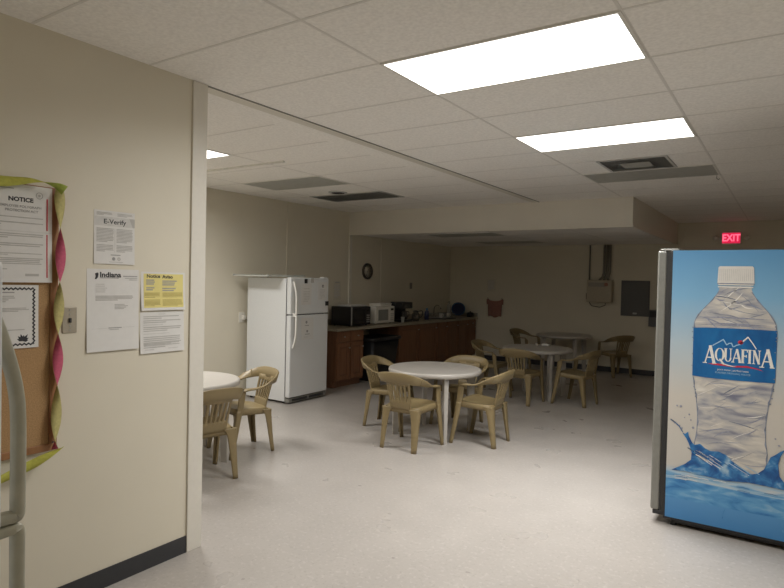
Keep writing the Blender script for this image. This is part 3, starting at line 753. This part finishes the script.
# ================================================================== KITCHENETTE
CF = -5.62   # cabinet front
def cabinet(label, y0, y1, splits, drawers):
    yc = (y0+y1)/2
    t = thing('base_cabinet', label, 'cabinet', (CF, yc, 0), PI/2, 'brown wooden base cabinets')   # local X -> +Y, local -Y -> +X
    w = y1-y0; d = .63
    mb = MB(); mb.box((-w/2, .02, .09), (w/2, d, .862), M['oak_dark']); mb.box((-w/2, .075, 0), (w/2, d, .09), M['oak_dark']); mb.build('body', t)
    cuts = [y0] + splits + [y1]
    for a, b_ in zip(cuts[:-1], cuts[1:]):
        x0, x1 = a-yc+.018, b_-yc-.018
        top = .845
        if drawers:
            dr = MB().box((x0, 0, .70), (x1, .02, .845), M['oak'], .005).build('drawer', t); top = .68
            k = MB(); k.lathe([(.006, 0), (.006, -.012), (.013, -.018), (.010, -.026), (0, -.027)], M['steel'], ((x0+x1)/2, 0, .775), 12, 'Y'); k.build('knob', dr, recalc=True)
        mb = MB(); r = .055
        mb.box((x0, .0, .12), (x0+r, .02, top), M['oak'], .003); mb.box((x1-r, .0, .12), (x1, .02, top), M['oak'], .003)
        mb.box((x0+r, .0, .12), (x1-r, .02, .12+r), M['oak'], .003); mb.box((x0+r, .0, top-r), (x1-r, .02, top), M['oak'], .003)
        mb.box((x0+r, .009, .12+r), (x1-r, .02, top-r), M['oak_dark'])
        mb.box((x0+r+.03, .005, .15+r), (x1-r-.03, .012, top-r-.03), M['oak'], .004)
        dr = mb.build('door', t)
        k = MB(); k.lathe([(.006, 0), (.006, -.012), (.013, -.018), (.010, -.026), (0, -.027)], M['steel'], (x1-.03, 0, top-.08), 12, 'Y'); k.build('knob', dr, recalc=True)
    return t
cabinet('brown base cabinet with two drawers, between the fridge and the black bin', 6.99, 7.68, [7.335], True)
cabinet('brown wooden base cabinet right of the black bin', 8.69, 10.04, [9.38], False)
cabinet('brown wooden base cabinet under the dish rack', 10.05, 11.36, [10.46, 10.92], False)
cabinet('narrow brown base cabinet against the back wall at the counter end', 11.37, 11.76, [], True)
t = thing('countertop', 'long mottled beige laminate countertop over the brown cabinets', 'countertop', (0, 0, 0))
MB().box((XF+.002, 6.95, .864), (-5.585, YB-.002, .90), M['counter'], .006).build('worktop', t)
bx('backsplash', (XF+.002, 6.95, .90), (XF+.02, YB-.02, .985), M['counter'], t)
bx('backsplash', (XF+.002, YB-.02, .90), (-5.60, YB-.002, .985), M['counter'], t)
# black bin under the counter
t = thing('trash_bin', 'large black plastic bin in the gap under the countertop', 'bin', (-5.76, 8.18, 0))
def rr(hx, hy, z, r=.05, n=5):
    out = []
    for cx, cy, a0 in ((hx-r, hy-r, 0), (-hx+r, hy-r, 90), (-hx+r, -hy+r, 180), (hx-r, -hy+r, 270)):
        for k in range(n+1):
            a = R(a0+90*k/n); out.append((cx+r*math.cos(a), cy+r*math.sin(a), z))
    return out
mb = MB(); mb.ring_loft([rr(.19, .30, 0), rr(.20, .31, .05), rr(.245, .40, .70), rr(.225, .38, .70), rr(.18, .29, .02)], M['black']); mb.build('body', t, recalc=True)
mb = MB(); mb.ring_loft([rr(.245, .40, .655), rr(.27, .425, .66), rr(.27, .425, .70), rr(.262, .418, .712), rr(.235, .39, .712), rr(.235, .39, .70)], M['black'], cap0=False, cap1=False); mb.build('rim', t, recalc=True)
# microwaves (front faces +X)
def microwave(label, loc, w, d, h, cm, strip, win, rz=0):
    t = thing('microwave', label, 'microwave', loc, PI/2+rz)
    MB().box((-w/2, .02, .012), (w/2, d, h), cm, .006).build('case', t)
    dw = w*.74
    dr = MB().box((-w/2, 0, .015), (-w/2+dw, .02, h-.004), cm, .004).build('door', t)
    bx('window', (-w/2+.07, -.003, .06), (-w/2+dw-.05, .001, h-.055), win, dr)
    if strip is not None:
        MB().box((-w/2, -.006, .015), (-w/2+.03, 0, h-.004), strip, .003).build('trim_strip', dr)
    p = MB().box((-w/2+dw+.003, 0, .015), (w/2, .02, h-.004), cm, .004).build('control_panel', t)
    mb = MB()
    for i in range(3):
        for j in range(4):
            x = -w/2+dw+.03+i*(w-dw-.05)/3; z = .05+j*.035
            mb.box((x, -.003, z), (x+.02, 0, z+.022), M['silver'])
    mb.build('button_pad', p)
    bx('display', (-w/2+dw+.03, -.003, h-.075), (w/2-.03, 0, h-.04), M['glassblack'], p)
    for sx in (-1, 1): MB().cyl((sx*(w/2-.04), .06, 0), (sx*(w/2-.04), .06, .014), .012, M['black']).build('foot', t)
    for sx in (-1, 1): MB().cyl((sx*(w/2-.04), d-.04, 0), (sx*(w/2-.04), d-.04, .014), .012, M['black']).build('foot', t)
    return t
microwave('black microwave with a silver door strip, nearest the fridge on the countertop', (-5.76, 7.77, .9006), .53, .40, .31, M['black'], M['silver'], M['glassblack'])
microwave('white microwave on the countertop between the black one and the coffee maker', (-5.78, 8.50, .9006), .56, .40, .30, M['whiteplastic'], None, M['greyglass'])
mb = MB()
for k in range(3): mb.box((-.15+.008*k, -.21-.01*k, .008*k), (.13+.005*k, .20-.012*k, .008*k+.0075), M['paper'])
o = mb.build('paper_stack', loc=(-5.95, 7.80, 1.2125)); tag(o, 'flat stack of white papers lying on the black microwave', 'papers', kind='stuff')
t = thing('bread_box', 'low white plastic box on top of the white microwave', 'box', (-5.93, 8.56, 1.2016))
MB().box((-.12, -.17, 0), (.12, .17, .035), M['whiteplastic'], .01).build('tub', t); MB().box((-.125, -.175, .035), (.125, .175, .047), M['whiteplastic'], .005).build('lid', t)
# cups beside the white microwave
t = thing('paper_cup', 'small white cup on the countertop beside the coffee maker', 'cup', (-5.70, 8.93, .9006))
mb = MB(); mb.lathe([(0, .001), (.024, .001), (.034, .10), (.036, .10), (.026, -.0), (0, 0)][:4][::1], M['ceramic'], seg=18); mb.lathe([(.031, .098), (.022, .006), (0, .006)], M['ceramic'], seg=18); mb.build('body', t)
mb = MB(); mb.lathe([(.033, .096), (.037, .098), (.037, .103), (.033, .103), (.033, .096)], M['ceramic'], seg=18); mb.build('rim', t, recalc=True)
# coffee maker
t = thing('coffee_maker', 'tall black coffee maker in the middle of the countertop', 'coffee maker', (-5.90, 9.22, .9006), PI/2)
MB().box((-.19, -.12, 0), (.17, .14, .045), M['black'], .01).build('base', t)
MB().box((-.19, .03, .045), (.17, .14, .36), M['black'], .012).build('tower', t)
MB().box((-.19, -.12, .24), (.17, .03, .36), M['black'], .012).build('brew_head', t)
MB().box((-.10, -.124, .27), (.06, -.12, .32), M['darkmetal']).build('control_panel', t)
mb = MB(); mb.lathe([(0, .046), (.065, .046), (.08, .09), (.07, .16), (.05, .185), (.055, .20)], M['glass'], (0, -.03, 0), 24); ca = mb.build('carafe', t)
MB().ribbon([((.07, -.05, .18), (0, 0, .008)), ((.13, -.06, .17), (0, 0, .008)), ((.135, -.06, .10), (.008, 0, 0)), ((.078, -.05, .08), (0, 0, .008))], .012, M['black']).build('handle', ca, recalc=True)
t = thing('glass_carafe', 'spare glass carafe with a black handle, right of the coffee maker', 'carafe', (-5.82, 9.57, .9006))
mb = MB(); mb.lathe([(0, 0), (.06, 0), (.078, .05), (.07, .13), (.045, .165), (.05, .18)], M['glass'], (0, 0, 0), 24); mb.build('body', t)
mb = MB(); mb.lathe([(.044, .163), (.058, .166), (.058, .19), (.0, .20)], M['black'], (0, 0, 0), 24); mb.build('collar', t)
MB().ribbon([((.04, .03, .18), (0, 0, .009)), ((.07, .11, .185), (0, 0, .009)), ((.07, .13, .11), (.0, .009, 0)), ((.05, .06, .05), (0, 0, .009))], .013, M['black']).build('handle', t, recalc=True)
def bottle(label, loc, r, h, bm_, cm, name='bottle'):
    t = thing(name, label, 'bottle', loc)
    mb = MB(); mb.lathe([(0, 0), (r, 0), (r, h*.62), (r*.8, h*.74), (r*.35, h*.84), (r*.35, h*.9), (0, h*.9)], bm_, seg=20); mb.build('body', t, recalc=True)
    mb = MB(); mb.lathe([(0, h*.88), (r*.42, h*.88), (r*.42, h), (0, h)], cm, seg=16); mb.build('cap', t, recalc=True)
bottle('dark blue soap bottle on the countertop right of the glass carafe', (-5.88, 10.08, .9006), .045, .22, M['bluedark'], M['blue'])
bottle('slim clear bottle on the countertop beside the blue bowl', (-6.05, 11.30, .9006), .05, .33, M['clearbottle'], M['conduit'])
# faucet
t = thing('faucet', 'arched chrome faucet standing behind the dish rack', 'faucet', (-6.16, 10.85, .9006))
MB().box((-.03, -.10, 0), (.03, .10, .015), M['chrome'], .005).build('base', t)
MB().tube([(0, 0, .015), (0, 0, .18), (.02, 0, .23), (.07, 0, .26), (.13, 0, .25), (.16, 0, .21), (.16, 0, .18)], .011, M['chrome'], 10).build('spout', t)
for s_ in (-1, 1): MB().cyl((0, s_*.08, .015), (.01, s_*.09, .07), .012, M['chrome']).build('tap_handle', t)
# dish rack with dishes
t = thing('dish_rack', 'wire dish rack on the countertop in front of the faucet', 'dish rack', (-5.86, 10.66, .9006))
bx('drip_tray', (-.19, -.26, 0), (.19, .26, .012), M['vend_black'], t)
mb = MB()
for z, e in ((.022, .0), (.10, .0)):
    mb.tube([(-.17, -.24, z), (.17, -.24, z), (.17, .24, z), (-.17, .24, z), (-.17, -.24, z)], .003, M['steel'], 6)
for k in range(9):
    y = -.24+.06*k; mb.tube([(-.17, y, .10), (-.17, y, .022), (.17, y, .022), (.17, y, .10)], .002, M['steel'], 5)
mb.build('wire_frame', t)
def cup(label, loc, m, g, r=.035, h=.085):
    t = thing('mug', label, 'mug', loc, group=g)
    mb = MB(); mb.lathe([(0, 0), (r*.85, 0), (r, h), (r*.9, h), (r*.78, .008), (0, .008)], m, seg=20); mb.build('body', t, recalc=True)
    MB().tube([(r*.9, 0, h*.8), (r+.022, 0, h*.75), (r+.024, 0, h*.4), (r*.9, 0, h*.25)], .005, m, 6).build('handle', t)
cup('pale mug at the left end of the dish rack', (-5.80, 10.50, .9255), M['ceramic'], 'mugs in the dish rack')
cup('grey mug in the middle of the dish rack', (-5.80, 10.63, .9255), M['clearbottle'], 'mugs in the dish rack')
cup('white mug at the right end of the dish rack', (-5.78, 10.77, .9255), M['ceramic'], 'mugs in the dish rack')
# blue bowl leaning, dark pot
t = thing('serving_bowl', 'round blue bowl leaning at the far end of the countertop', 'bowl', (-5.93, 11.50, .912))
mb = MB(); mb.lathe([(0, 0), (.05, 0), (.055, .012), (.10, .03), (.14, .06), (.144, .062), (.136, .058), (.095, .036), (0, .018)], M['blue'], seg=32)
o = mb.build('basin', t, recalc=True)
mb = MB(); mb.lathe([(.138, .056), (.148, .060), (.148, .066), (.138, .064), (.138, .056)], M['bluedark'], seg=32); o2 = mb.build('rim', t, recalc=True)
for q in (o, o2): q.rotation_euler = (0, R(70), R(-62)); q.location = (0, 0, .139)
t = thing('cooking_pot', 'small black pot right of the blue bowl at the counter end', 'pot', (-5.72, 11.66, .9006))
mb = MB(); mb.lathe([(0, 0), (.075, 0), (.08, .085), (.076, .085), (.07, .006), (0, .006)], M['black'], seg=24); mb.build('body', t, recalc=True)
mb = MB(); mb.lathe([(0, .086), (.082, .086), (.05, .10), (.012, .106), (.014, .125), (0, .127)], M['black'], seg=24); mb.build('lid', t, recalc=True)

# ================================================================== BACK WALL
YP = YB - .0005
t = thing('towel', 'rust-coloured towel hanging from two hooks on the back wall', 'towel', (-5.19, YB, 1.29))
n, mm = 24, 12; rings = []
mb = MB(); pts = []
for side in (0, 1):
    for j in range(mm+1):
        for i in range(n+1):
            f, g = i/n, j/mm
            wv = .165 - .02*g
            x = (f-.5)*2*wv
            sag = .035*math.sin(PI*f)*(1-g)
            y = -.03 - .012*math.sin(f*PI*5+.4)*(.3+.7*g) - .008*side
            z = -.36*g - sag*.8 + .015*math.sin(f*9)*g
            pts.append((x, y, z))
N = (n+1)*(mm+1); fs = []
for j in range(mm):
    for i in range(n):
        a = j*(n+1)+i
        fs.append((a, a+n+1, a+n+2, a+1)); fs.append((N+a, N+a+1, N+a+n+2, N+a+n+1))
for i in range(n): fs += [(i, i+1, N+i+1, N+i), (mm*(n+1)+i, N+mm*(n+1)+i, N+mm*(n+1)+i+1, mm*(n+1)+i+1)]
for j in range(mm):
    a = j*(n+1); fs += [(a, N+a, N+a+n+1, a+n+1), (a+n, a+2*n+1, N+a+2*n+1, N+a+n)]
mb.faces(pts, fs, M['towel'], True); mb.build('cloth', t, recalc=True)
for s_ in (-1, 1): MB().tube([(s_*.16, .002, .01), (s_*.16, -.03, .01), (s_*.16, -.045, .02), (s_*.16, -.045, .04)], .006, M['darkmetal']).build('hook', t)
for s_ in (-1, 1):
    mb = MB(); mb.box((s_*.16-.03, -.046, -.10), (s_*.16+.03, -.024, .008), M['towel'], .008); mb.build('corner_knot', t)
sheet('notice_sheet', 'faint pale sheet on the back wall above the towel', 'notice', .20, .26, lines(.1, .9, .1, .9, 9, M['ink_light']), (-5.40, YB+.0002, 1.72), rotz=0, curl=.003, base=M['clockface'])
# beige control box with conduits
t = thing('control_box', 'beige control box with a red dot mounted on the back wall', 'control box', (-3.025, YB, 1.525))
MB().box((-.225, -.16, -.205), (.235, 0, .215), M['boxbeige'], .008).build('case', t)
bx('label_band', (-.20, -.163, .09), (.12, -.16, .17), M['conduit'], t)
mb = MB(); mb.cyl((.135, -.16, .135), (.135, -.172, .135), .035, M['towel'], 16); mb.build('indicator_lamp', t)
MB().box((-.245, -.12, -.16), (-.225, -.04, -.04), M['vend_black'], .004).build('side_switch', t)
MB().tube([(-.2, -.05, -.215), (-.15, -.05, -.28), (.0, -.05, -.30), (.1, -.05, -.26), (.1, -.05, -.215)], .007, M['vend_black']).build('cable', t)
MB().cyl((-.215, -.03, .215), (-.215, -.03, ZS+.006-1.525), .014, M['conduit']).build('thin_conduit', t)
for dx in (.06, .115, .165):
    MB().tube([(dx-.06*(.165-dx)/.105-.02, -.06, .215), (dx-.02, -.07, .27), (dx, -.05, .36), (dx, -.04, ZS+.006-1.525)], .024, M['conduit'], 10).build('conduit', t)
# electrical panel
t = thing('electrical_panel', 'flat dark grey electrical panel on the back wall', 'electrical panel', (-2.395, YB, 1.415))
MB().box((-.25, -.03, -.33), (.25, 0, .33), M['panelgrey'], .004).build('frame', t)
d = MB().box((-.225, -.036, -.305), (.225, -.03, .305), M['panelgrey'], .003).build('door', t)
l = MB().box((-.03, -.05, -.295), (.04, -.036, -.265), M['silver'], .003).build('latch', d)
t = thing('wall_box', 'small black box on the back wall, partly hidden by the vending machine', 'wall box', (-1.97, YB, 1.065))
MB().box((-.165, -.12, -.15), (.165, 0, .15), M['panelgrey'], .006).build('case', t)
MB().box((-.15, -.128, .02), (.15, -.12, .13), M['vend_black'], .003).build('cover', t)
# exit sign
t = thing('exit_sign', 'glowing red exit sign with two lamp heads above the vending machine', 'exit sign', (-.87, YB, 2.50))
MB().box((-.15, -.05, -.105), (.15, 0, .105), M['wall_white'], .006).build('housing', t)
f = bx('face', (-.135, -.054, -.09), (.135, -.05, .09), M['exit_face'], t)
mb = MB(); add_text(mb, 'EXIT', 0, -.002, .165, M['exit_letters'], .0555, 'CENTER', .004, .80); mb.build('lettering', t)
for s_ in (-1, 1):
    MB().cyl((s_*.15, -.025, 0), (s_*.20, -.025, 0), .012, M['wall_white']).build('arm', t)
    mb = MB(); mb.lathe([(0, 0), (.03, 0), (.045, -.05), (.045, -.06), (0, -.055)], M['wall_white'], (s_*.235, -.02, 0), 20, 'Y'); mb.build('lamp_head', t, recalc=True)

# ================================================================== VENDING MACHINE (door faces -X, printed side faces the camera)
VX0, VX1, VY0, VY1, VH = -.686, .26, 4.47, 5.30, 1.89
t = thing('vending_machine', 'tall vending machine with a printed water-bottle side at the right edge', 'vending machine', (0, 0, 0))
MB().box((VX0, VY0+.002, .045), (VX1, VY1, VH), M['vend_black'], .004).build('cabinet', t)
d = MB().box((VX0-.085, VY0+.005, .09), (VX0-.028, VY1, VH-.002), M['vend_grey'], .012, 3).build('door', t)
bx('selection_panel', (VX0-.09, VY0+.55, .75), (VX0-.085, VY1-.06, 1.55), M['vend_black'], d)
bx('display_window', (VX0-.09, VY0+.06, .55), (VX0-.085, VY0+.50, 1.75), M['blue'], d)
bx('delivery_slot', (VX0-.09, VY0+.15, .22), (VX0-.085, VY0+.6, .42), M['vend_black'], d)
bx('door_seal', (VX0-.028, VY0+.012, .07), (VX0, VY1-.01, VH-.01), M['gasket'], t)
MB().box((VX0-.07, VY0+.01, VH-.002), (VX0+.05, VY0+.10, VH+.012), M['vend_grey'], .003).build('top_hinge', t)
MB().box((VX0-.07, VY0+.01, .06), (VX0+.03, VY0+.10, .088), M['vend_black'], .003).build('bottom_hinge', t)
bx('base_plinth', (VX0+.06, VY0+.03, .02), (VX1-.03, VY1-.03, .045), M['vend_black'], t)
for x in (VX0+.06, VX1-.06):
    for y in (VY0+.05, VY1-.05): MB().cyl((x, y, 0), (x, y, .05), .022, M['vend_black']).build('foot', t)
wr = bx('printed_side', (VX0+.012, VY0-.001, .062), (VX1, VY0+.003, VH), M['wrap'], t)
mb = MB(); Y0 = VY0 - .001
def pp(pts, m, lay): mb.poly([(x, Y0 - .0004*lay, z) for x, z in pts], m)
cx = -.298
# water under the surface
pp([(VX0+.012, .33), (-.546, .338), (-.31, .328), (-.124, .325), (VX1, .322), (VX1, .20), (VX0+.012, .20)], M['pr_under'], 1)
pp([(VX0+.012, .385), (-.507, .392), (-.311, .372), (-.162, .374), (VX1, .366), (VX1, .322), (-.161, .325), (-.31, .334), (-.506, .340), (VX0+.012, .335)], M['pr_surface'], 2)
for rr_, z0 in ((.17, .12),):
    p = []
    for k in range(13): a = PI*k/12; p.append((-.16+rr_*math.cos(a), z0+rr_*1.1*math.sin(a)))
    for k in range(12, -1, -1): a = PI*k/12; p.append((-.16+(rr_-.004)*math.cos(a), z0+(rr_-.004)*1.1*math.sin(a)))
    pp(p, M['pr_under'], 3)
# bottle silhouette
prof = [(.42, .17), (.50, .205), (.58, .212), (.68, .198), (.78, .196), (.90, .207), (.99, .224), (1.05, .232), (1.37, .236), (1.39, .236), (1.42, .232), (1.46, .215), (1.51, .175), (1.56, .135), (1.60, .105), (1.63, .092), (1.655, .09)]
def hw(z):
    for (a, b_), (c, d_) in zip(prof[:-1], prof[1:]):
        if a <= z <= c: return b_ + (d_-b_)*(z-a)/(c-a)
    return .1
pp([(cx-b_, a) for a, b_ in prof] + [(cx+b_, a) for a, b_ in prof[::-1]], M['pr_bottle'], 4)
for s_ in (-1, 1):   # darker refracting edges
    zs_ = [.44+.0302*k for k in range(40)]
    for za, zb in zip(zs_[:-1], zs_[1:]):
        wa, wb = .007+.004*math.sin(za*70), .007+.004*math.sin(zb*70)
        pp([(cx+s_*hw(za), za), (cx+s_*hw(zb), zb), (cx+s_*(hw(zb)-wb), zb), (cx+s_*(hw(za)-wa), za)], M['pr_edge'], 5)
rnd = random.Random(3)
def streak(x, z, ln, ang, th, bend, m, lay):
    P = []; Q = []
    for k in range(9):
        f = k/8-.5; u = f*ln; v = bend*(f*f*4-1); w = th*(1-4*f*f)
        c, s_ = math.cos(ang), math.sin(ang)
        for lst, o_ in ((P, w/2), (Q, -w/2)):
            X = x+u*c-(v+o_)*s_; Z = z+u*s_+(v+o_)*c
            lim = hw(Z)-.006; X = max(cx-lim, min(cx+lim, X)); lst.append((X, Z))
    pp(P[:-1] + Q[::-1][:-1], m, lay)
for k in range(34):   # lower body folds
    z = rnd.uniform(.52, 1.02); x = cx + rnd.uniform(-.16, .16)
    streak(x, z, rnd.uniform(.06, .20), rnd.choice((.55, .65, .5, .3, .1, -.2)), rnd.uniform(.002, .007), rnd.uniform(-.02, .02), rnd.choice((M['pr_slate'], M['pr_slate'], M['pr_white'], M['pr_edge'])), 6 + (k % 3))
for k in range(26):   # shoulder folds
    z = rnd.uniform(1.40, 1.62); x = cx + rnd.uniform(-.7, .7)*hw(z)
    streak(x, z, rnd.uniform(.05, .20), rnd.choice((.35, -.35, .15, -.15, .8, -.8)), rnd.uniform(.003, .009), rnd.uniform(-.02, .015), rnd.choice((M['pr_slate'], M['pr_white'], M['pr_edge'])), 6 + (k % 3))
for z in (1.405, 1.395, 1.445): streak(cx, z, .44, 0, .008, -.004, M['pr_slate'], 9)
# cap
pp([(cx-.096, 1.66), (cx-.104, 1.672), (cx-.100, 1.775), (cx-.092, 1.784), (cx+.092, 1.784), (cx+.100, 1.775), (cx+.106, 1.672), (cx+.098, 1.66)], M['pr_cap'], 10)
for k in range(18):
    x = cx-.092+.0108*k; pp([(x, 1.69), (x+.003, 1.69), (x+.003, 1.765), (x, 1.765)], M['pr_capline'], 11)
pp([(cx-.104, 1.668), (cx-.104, 1.674), (cx+.106, 1.674), (cx+.106, 1.668)], M['pr_edge'], 11)
pp([(cx-.10, 1.645), (cx-.10, 1.652), (cx+.10, 1.652), (cx+.10, 1.645)], M['pr_white'], 11)
# label
pp([(-.534, 1.372), (-.45, 1.377), (-.298, 1.380), (-.14, 1.380), (-.060, 1.379), (-.062, 1.05), (-.15, 1.045), (-.298, 1.043), (-.45, 1.045), (-.532, 1.05)], M['pr_label'], 10)
def stroke(pts, w0, m, lay=11):
    P = [Vector((a, b_)) for a, b_ in pts]
    for k in range(len(P)-1):
        d_ = (P[k+1]-P[k]).normalized(); n_ = Vector((-d_.y, d_.x))*(w0/2); e = d_*w0*.3
        a, b_ = P[k]-e, P[k+1]+e
        pp([tuple(a+n_), tuple(a-n_), tuple(b_-n_), tuple(b_+n_)], m, lay+.3*(k % 2))
stroke([(-.417, 1.261), (-.385, 1.283), (-.356, 1.305), (-.346, 1.288), (-.336, 1.270), (-.322, 1.282), (-.309, 1.284), (-.300, 1.262), (-.293, 1.262), (-.280, 1.272), (-.262, 1.280)], .006, M['pr_paleblue'])
stroke([(-.262, 1.280), (-.24, 1.305), (-.217, 1.329)], .008, M['pr_white']); stroke([(-.217, 1.329), (-.19, 1.29), (-.170, 1.257)], .006, M['pr_white'], 12)
p = [(-.258+.015*math.cos(a*PI/8), 1.293+.013*math.sin(a*PI/8)) for a in range(16)]; pp(p, M['pr_red'], 11)
# serif lettering
def glyph(ch, x, z, w, h):
    W = M['pr_white']; tk, tn = h*.15, h*.065
    bar = lambda a, b_, th: stroke2((x+a[0]*w, z+a[1]*h), (x+b_[0]*w, z+b_[1]*h), th)
    def stroke2(a, b_, th):
        a, b_ = Vector(a), Vector(b_); d_ = (b_-a).normalized(); n_ = Vector((-d_.y, d_.x))*(th/2)
        pp([tuple(a+n_), tuple(a-n_), tuple(b_-n_), tuple(b_+n_)], W, 13 + .2*rnd.random())
    def serif(u, v, ww=.34): stroke2((x+u*w-ww*w/2, z+v*h), (x+u*w+ww*w/2, z+v*h), h*.05)
    def arc(cu, cv, ru, rv, a0, a1, th0, th1, n=14):
        P = []; Q = []
        for k in range(n+1):
            a = R(a0+(a1-a0)*k/n); th = (th0+(th1-th0)*abs(math.cos(a)))/2
            P.append((x+cu*w+(ru*w+th)*math.cos(a), z+cv*h+(rv*h+th*.6)*math.sin(a))); Q.append((x+cu*w+(ru*w-th)*math.cos(a), z+cv*h+(rv*h-th*.6)*math.sin(a)))
        for k in range(n): pp([P[k], P[k+1], Q[k+1], Q[k]], W, 13)
    if ch == 'A': bar((.12, 0), (.5, 1), tn); bar((.5, 1.0), (.86, 0), tk); bar((.25, .33), (.74, .33), tn); serif(.12, .02); serif(.86, .02)
    if ch == 'Q': arc(.5, .5, .40, .47, 0, 360, tn, tk, 24); bar((.5, .18), (.98, -.22), tk*.8)
    if ch == 'U': bar((.22, .98), (.22, .32), tk); bar((.8, .98), (.8, .32), tn); arc(.51, .32, .29, .28, 180, 360, tn*1.3, tk*.8); serif(.22, .98); serif(.8, .98)
    if ch == 'F': bar((.28, 0), (.28, 1), tk); bar((.28, .97), (.9, .97), tn*1.2); bar((.28, .52), (.78, .52), tn*1.2); bar((.9, .99), (.9, .80), tn); bar((.78, .62), (.78, .42), tn); serif(.28, .02, .5); serif(.2, .98)
    if ch == 'I': bar((.5, 0), (.5, 1), tk); serif(.5, .02, .8); serif(.5, .98, .8)
    if ch == 'N': bar((.2, 0), (.2, 1), tn); bar((.2, 1), (.8, 0), tk); bar((.8, 0), (.8, 1), tn); serif(.2, .02); serif(.8, .98); serif(.14, .98, .25)
X = -.468
for ch, w_, h_ in (('A', .074, .118), ('Q', .056, .088), ('U', .050, .088), ('A', .056, .088), ('F', .040, .088), ('I', .024, .088), ('N', .050, .088), ('A', .076, .118)):
    z_ = 1.146 if h_ > .1 else 1.160
    if ch == 'A' and h_ > .1: z_ = 1.142
    glyph(ch, X, z_, w_, h_); X += w_*.83 + .0045
# red swoosh with white crest
pp([(-.441, 1.140), (-.40, 1.146), (-.35, 1.142), (-.29, 1.138), (-.22, 1.144), (-.15, 1.130), (-.128, 1.118), (-.17, 1.128), (-.22, 1.132), (-.29, 1.128), (-.36, 1.132), (-.41, 1.134)], M['pr_red'], 12)
pp([(-.375, 1.150), (-.34, 1.146), (-.30, 1.136), (-.27, 1.139), (-.30, 1.131), (-.34, 1.138)], M['pr_white'], 14)
for body, z_, sz, c_ in (('pure water, perfect taste', 1.107, .0185, M['pr_white']), ('PURIFIED DRINKING WATER', 1.085, .0165, M['pr_paleblue'])):
    pts, fs = text_geo(body, sz, 'CENTER'); mb.faces([(-.296+a*.95, Y0-.0056, z_+b_) for a, b_ in pts], fs, c_)
# splash crown around the foot of the bottle
pp([(-.64, .392), (-.61, .412), (-.560, .445), (-.523, .481), (-.520, .53), (-.537, .584), (-.555, .62), (-.580, .655), (-.563, .650), (-.545, .668), (-.540, .64), (-.520, .600), (-.505, .585), (-.470, .598), (-.440, .572), (-.407, .560), (-.36, .565), (-.316, .549), (-.28, .515), (-.24, .490), (-.171, .452), (-.14, .462), (-.106, .495), (-.085, .545), (-.072, .580), (-.050, .596), (-.020, .625), (.004, .64), (-.020, .590), (-.030, .54), (-.022, .47), (.01, .425), (.04, .41), (.04, .385), (-.091, .392), (-.187, .395), (-.311, .380), (-.441, .388), (-.548, .396)], M['pr_water'], 12)
for k in range(22):
    x = rnd.uniform(-.50, -.12); z = .44 + .07*(-.12-x)/.38 + rnd.uniform(-.03, .03); dx = rnd.uniform(.02, .06)
    stroke([(x-dx, z+dx*.6), (x, z+.004), (x+dx, z-dx*.45)], rnd.uniform(.002, .005), rnd.choice((M['pr_paleblue'], M['pr_dark'], M['pr_white'])), 13)
for k in range(12):
    a = rnd.uniform(-.64, .15); z = rnd.uniform(.33, .375); stroke([(a, z), (a+.03, z+.004), (a+.07, z)], .003, rnd.choice((M['pr_white'], M['pr_label'])), 13)
for x, z, r_ in ((-.618, .835, .006), (-.595, .834, .008), (-.60, .70, .006), (-.628, .717, .007), (-.584, .686, .006), (-.531, .749, .005), (-.516, .699, .008), (-.542, .785, .006), (-.652, .735, .004), (-.57, .76, .004), (-.64, .726, .006), (-.612, .705, .006), (-.03, .66, .006), (-.05, .70, .005)):
    pp([(x+r_*math.cos(k*PI/4), z+r_*math.sin(k*PI/4)) for k in range(8)], M['pr_slate'], 12)
stroke([(-.655, .735), (-.625, .718), (-.60, .695), (-.578, .66)], .005, M['pr_label'], 12)
for k in range(26):
    a = rnd.choice((-1, 1)); z = rnd.uniform(.9, 1.45); r_ = rnd.uniform(.003, .006); x = cx + a*(hw(z)+rnd.uniform(-.006, .006))
    pp([(x+r_*math.cos(q*PI/3), z+r_*math.sin(q*PI/3)) for q in range(6)], M['pr_edge'], 14)
mb.build('printed_bottle_picture', wr)

# ================================================================== CAMERA, WORLD, RENDER LOOK
yaw, pit, rol, f = 0.5869, -0.0220, 0.0224, 598.76
fw = Vector((-math.sin(yaw)*math.cos(pit), math.cos(yaw)*math.cos(pit), math.sin(pit)))
r0 = Vector((math.cos(yaw), math.sin(yaw), 0)); u0 = r0.cross(fw)
rx = r0*math.cos(rol) + u0*math.sin(rol); ux = -r0*math.sin(rol) + u0*math.cos(rol)
cam = bpy.data.cameras.new('camera'); co = bpy.data.objects.new('camera', cam); COL.objects.link(co)
cam.sensor_width = 36; cam.lens = 36*f/784; cam.clip_start = .02
mx = Matrix((rx, ux, -fw)).transposed().to_4x4(); mx.translation = Vector((0, 0, 1.6399)); co.matrix_world = mx
scene.camera = co
scene.cycles.max_bounces = 16; scene.cycles.diffuse_bounces = 12
scene.cycles.sample_clamp_indirect = 3.0; scene.cycles.caustics_reflective = False; scene.cycles.caustics_refractive = False
w = bpy.data.worlds.new('world'); scene.world = w; w.use_nodes = True
w.node_tree.nodes['Background'].inputs['Color'].default_value = (0.02, 0.02, 0.02, 1)
w.node_tree.nodes['Background'].inputs['Strength'].default_value = 0.0
vs = scene.view_settings
vs.view_transform = 'Standard'; vs.look = 'None'; vs.exposure = 0.25; vs.gamma = 1.0; vs.use_curve_mapping = False
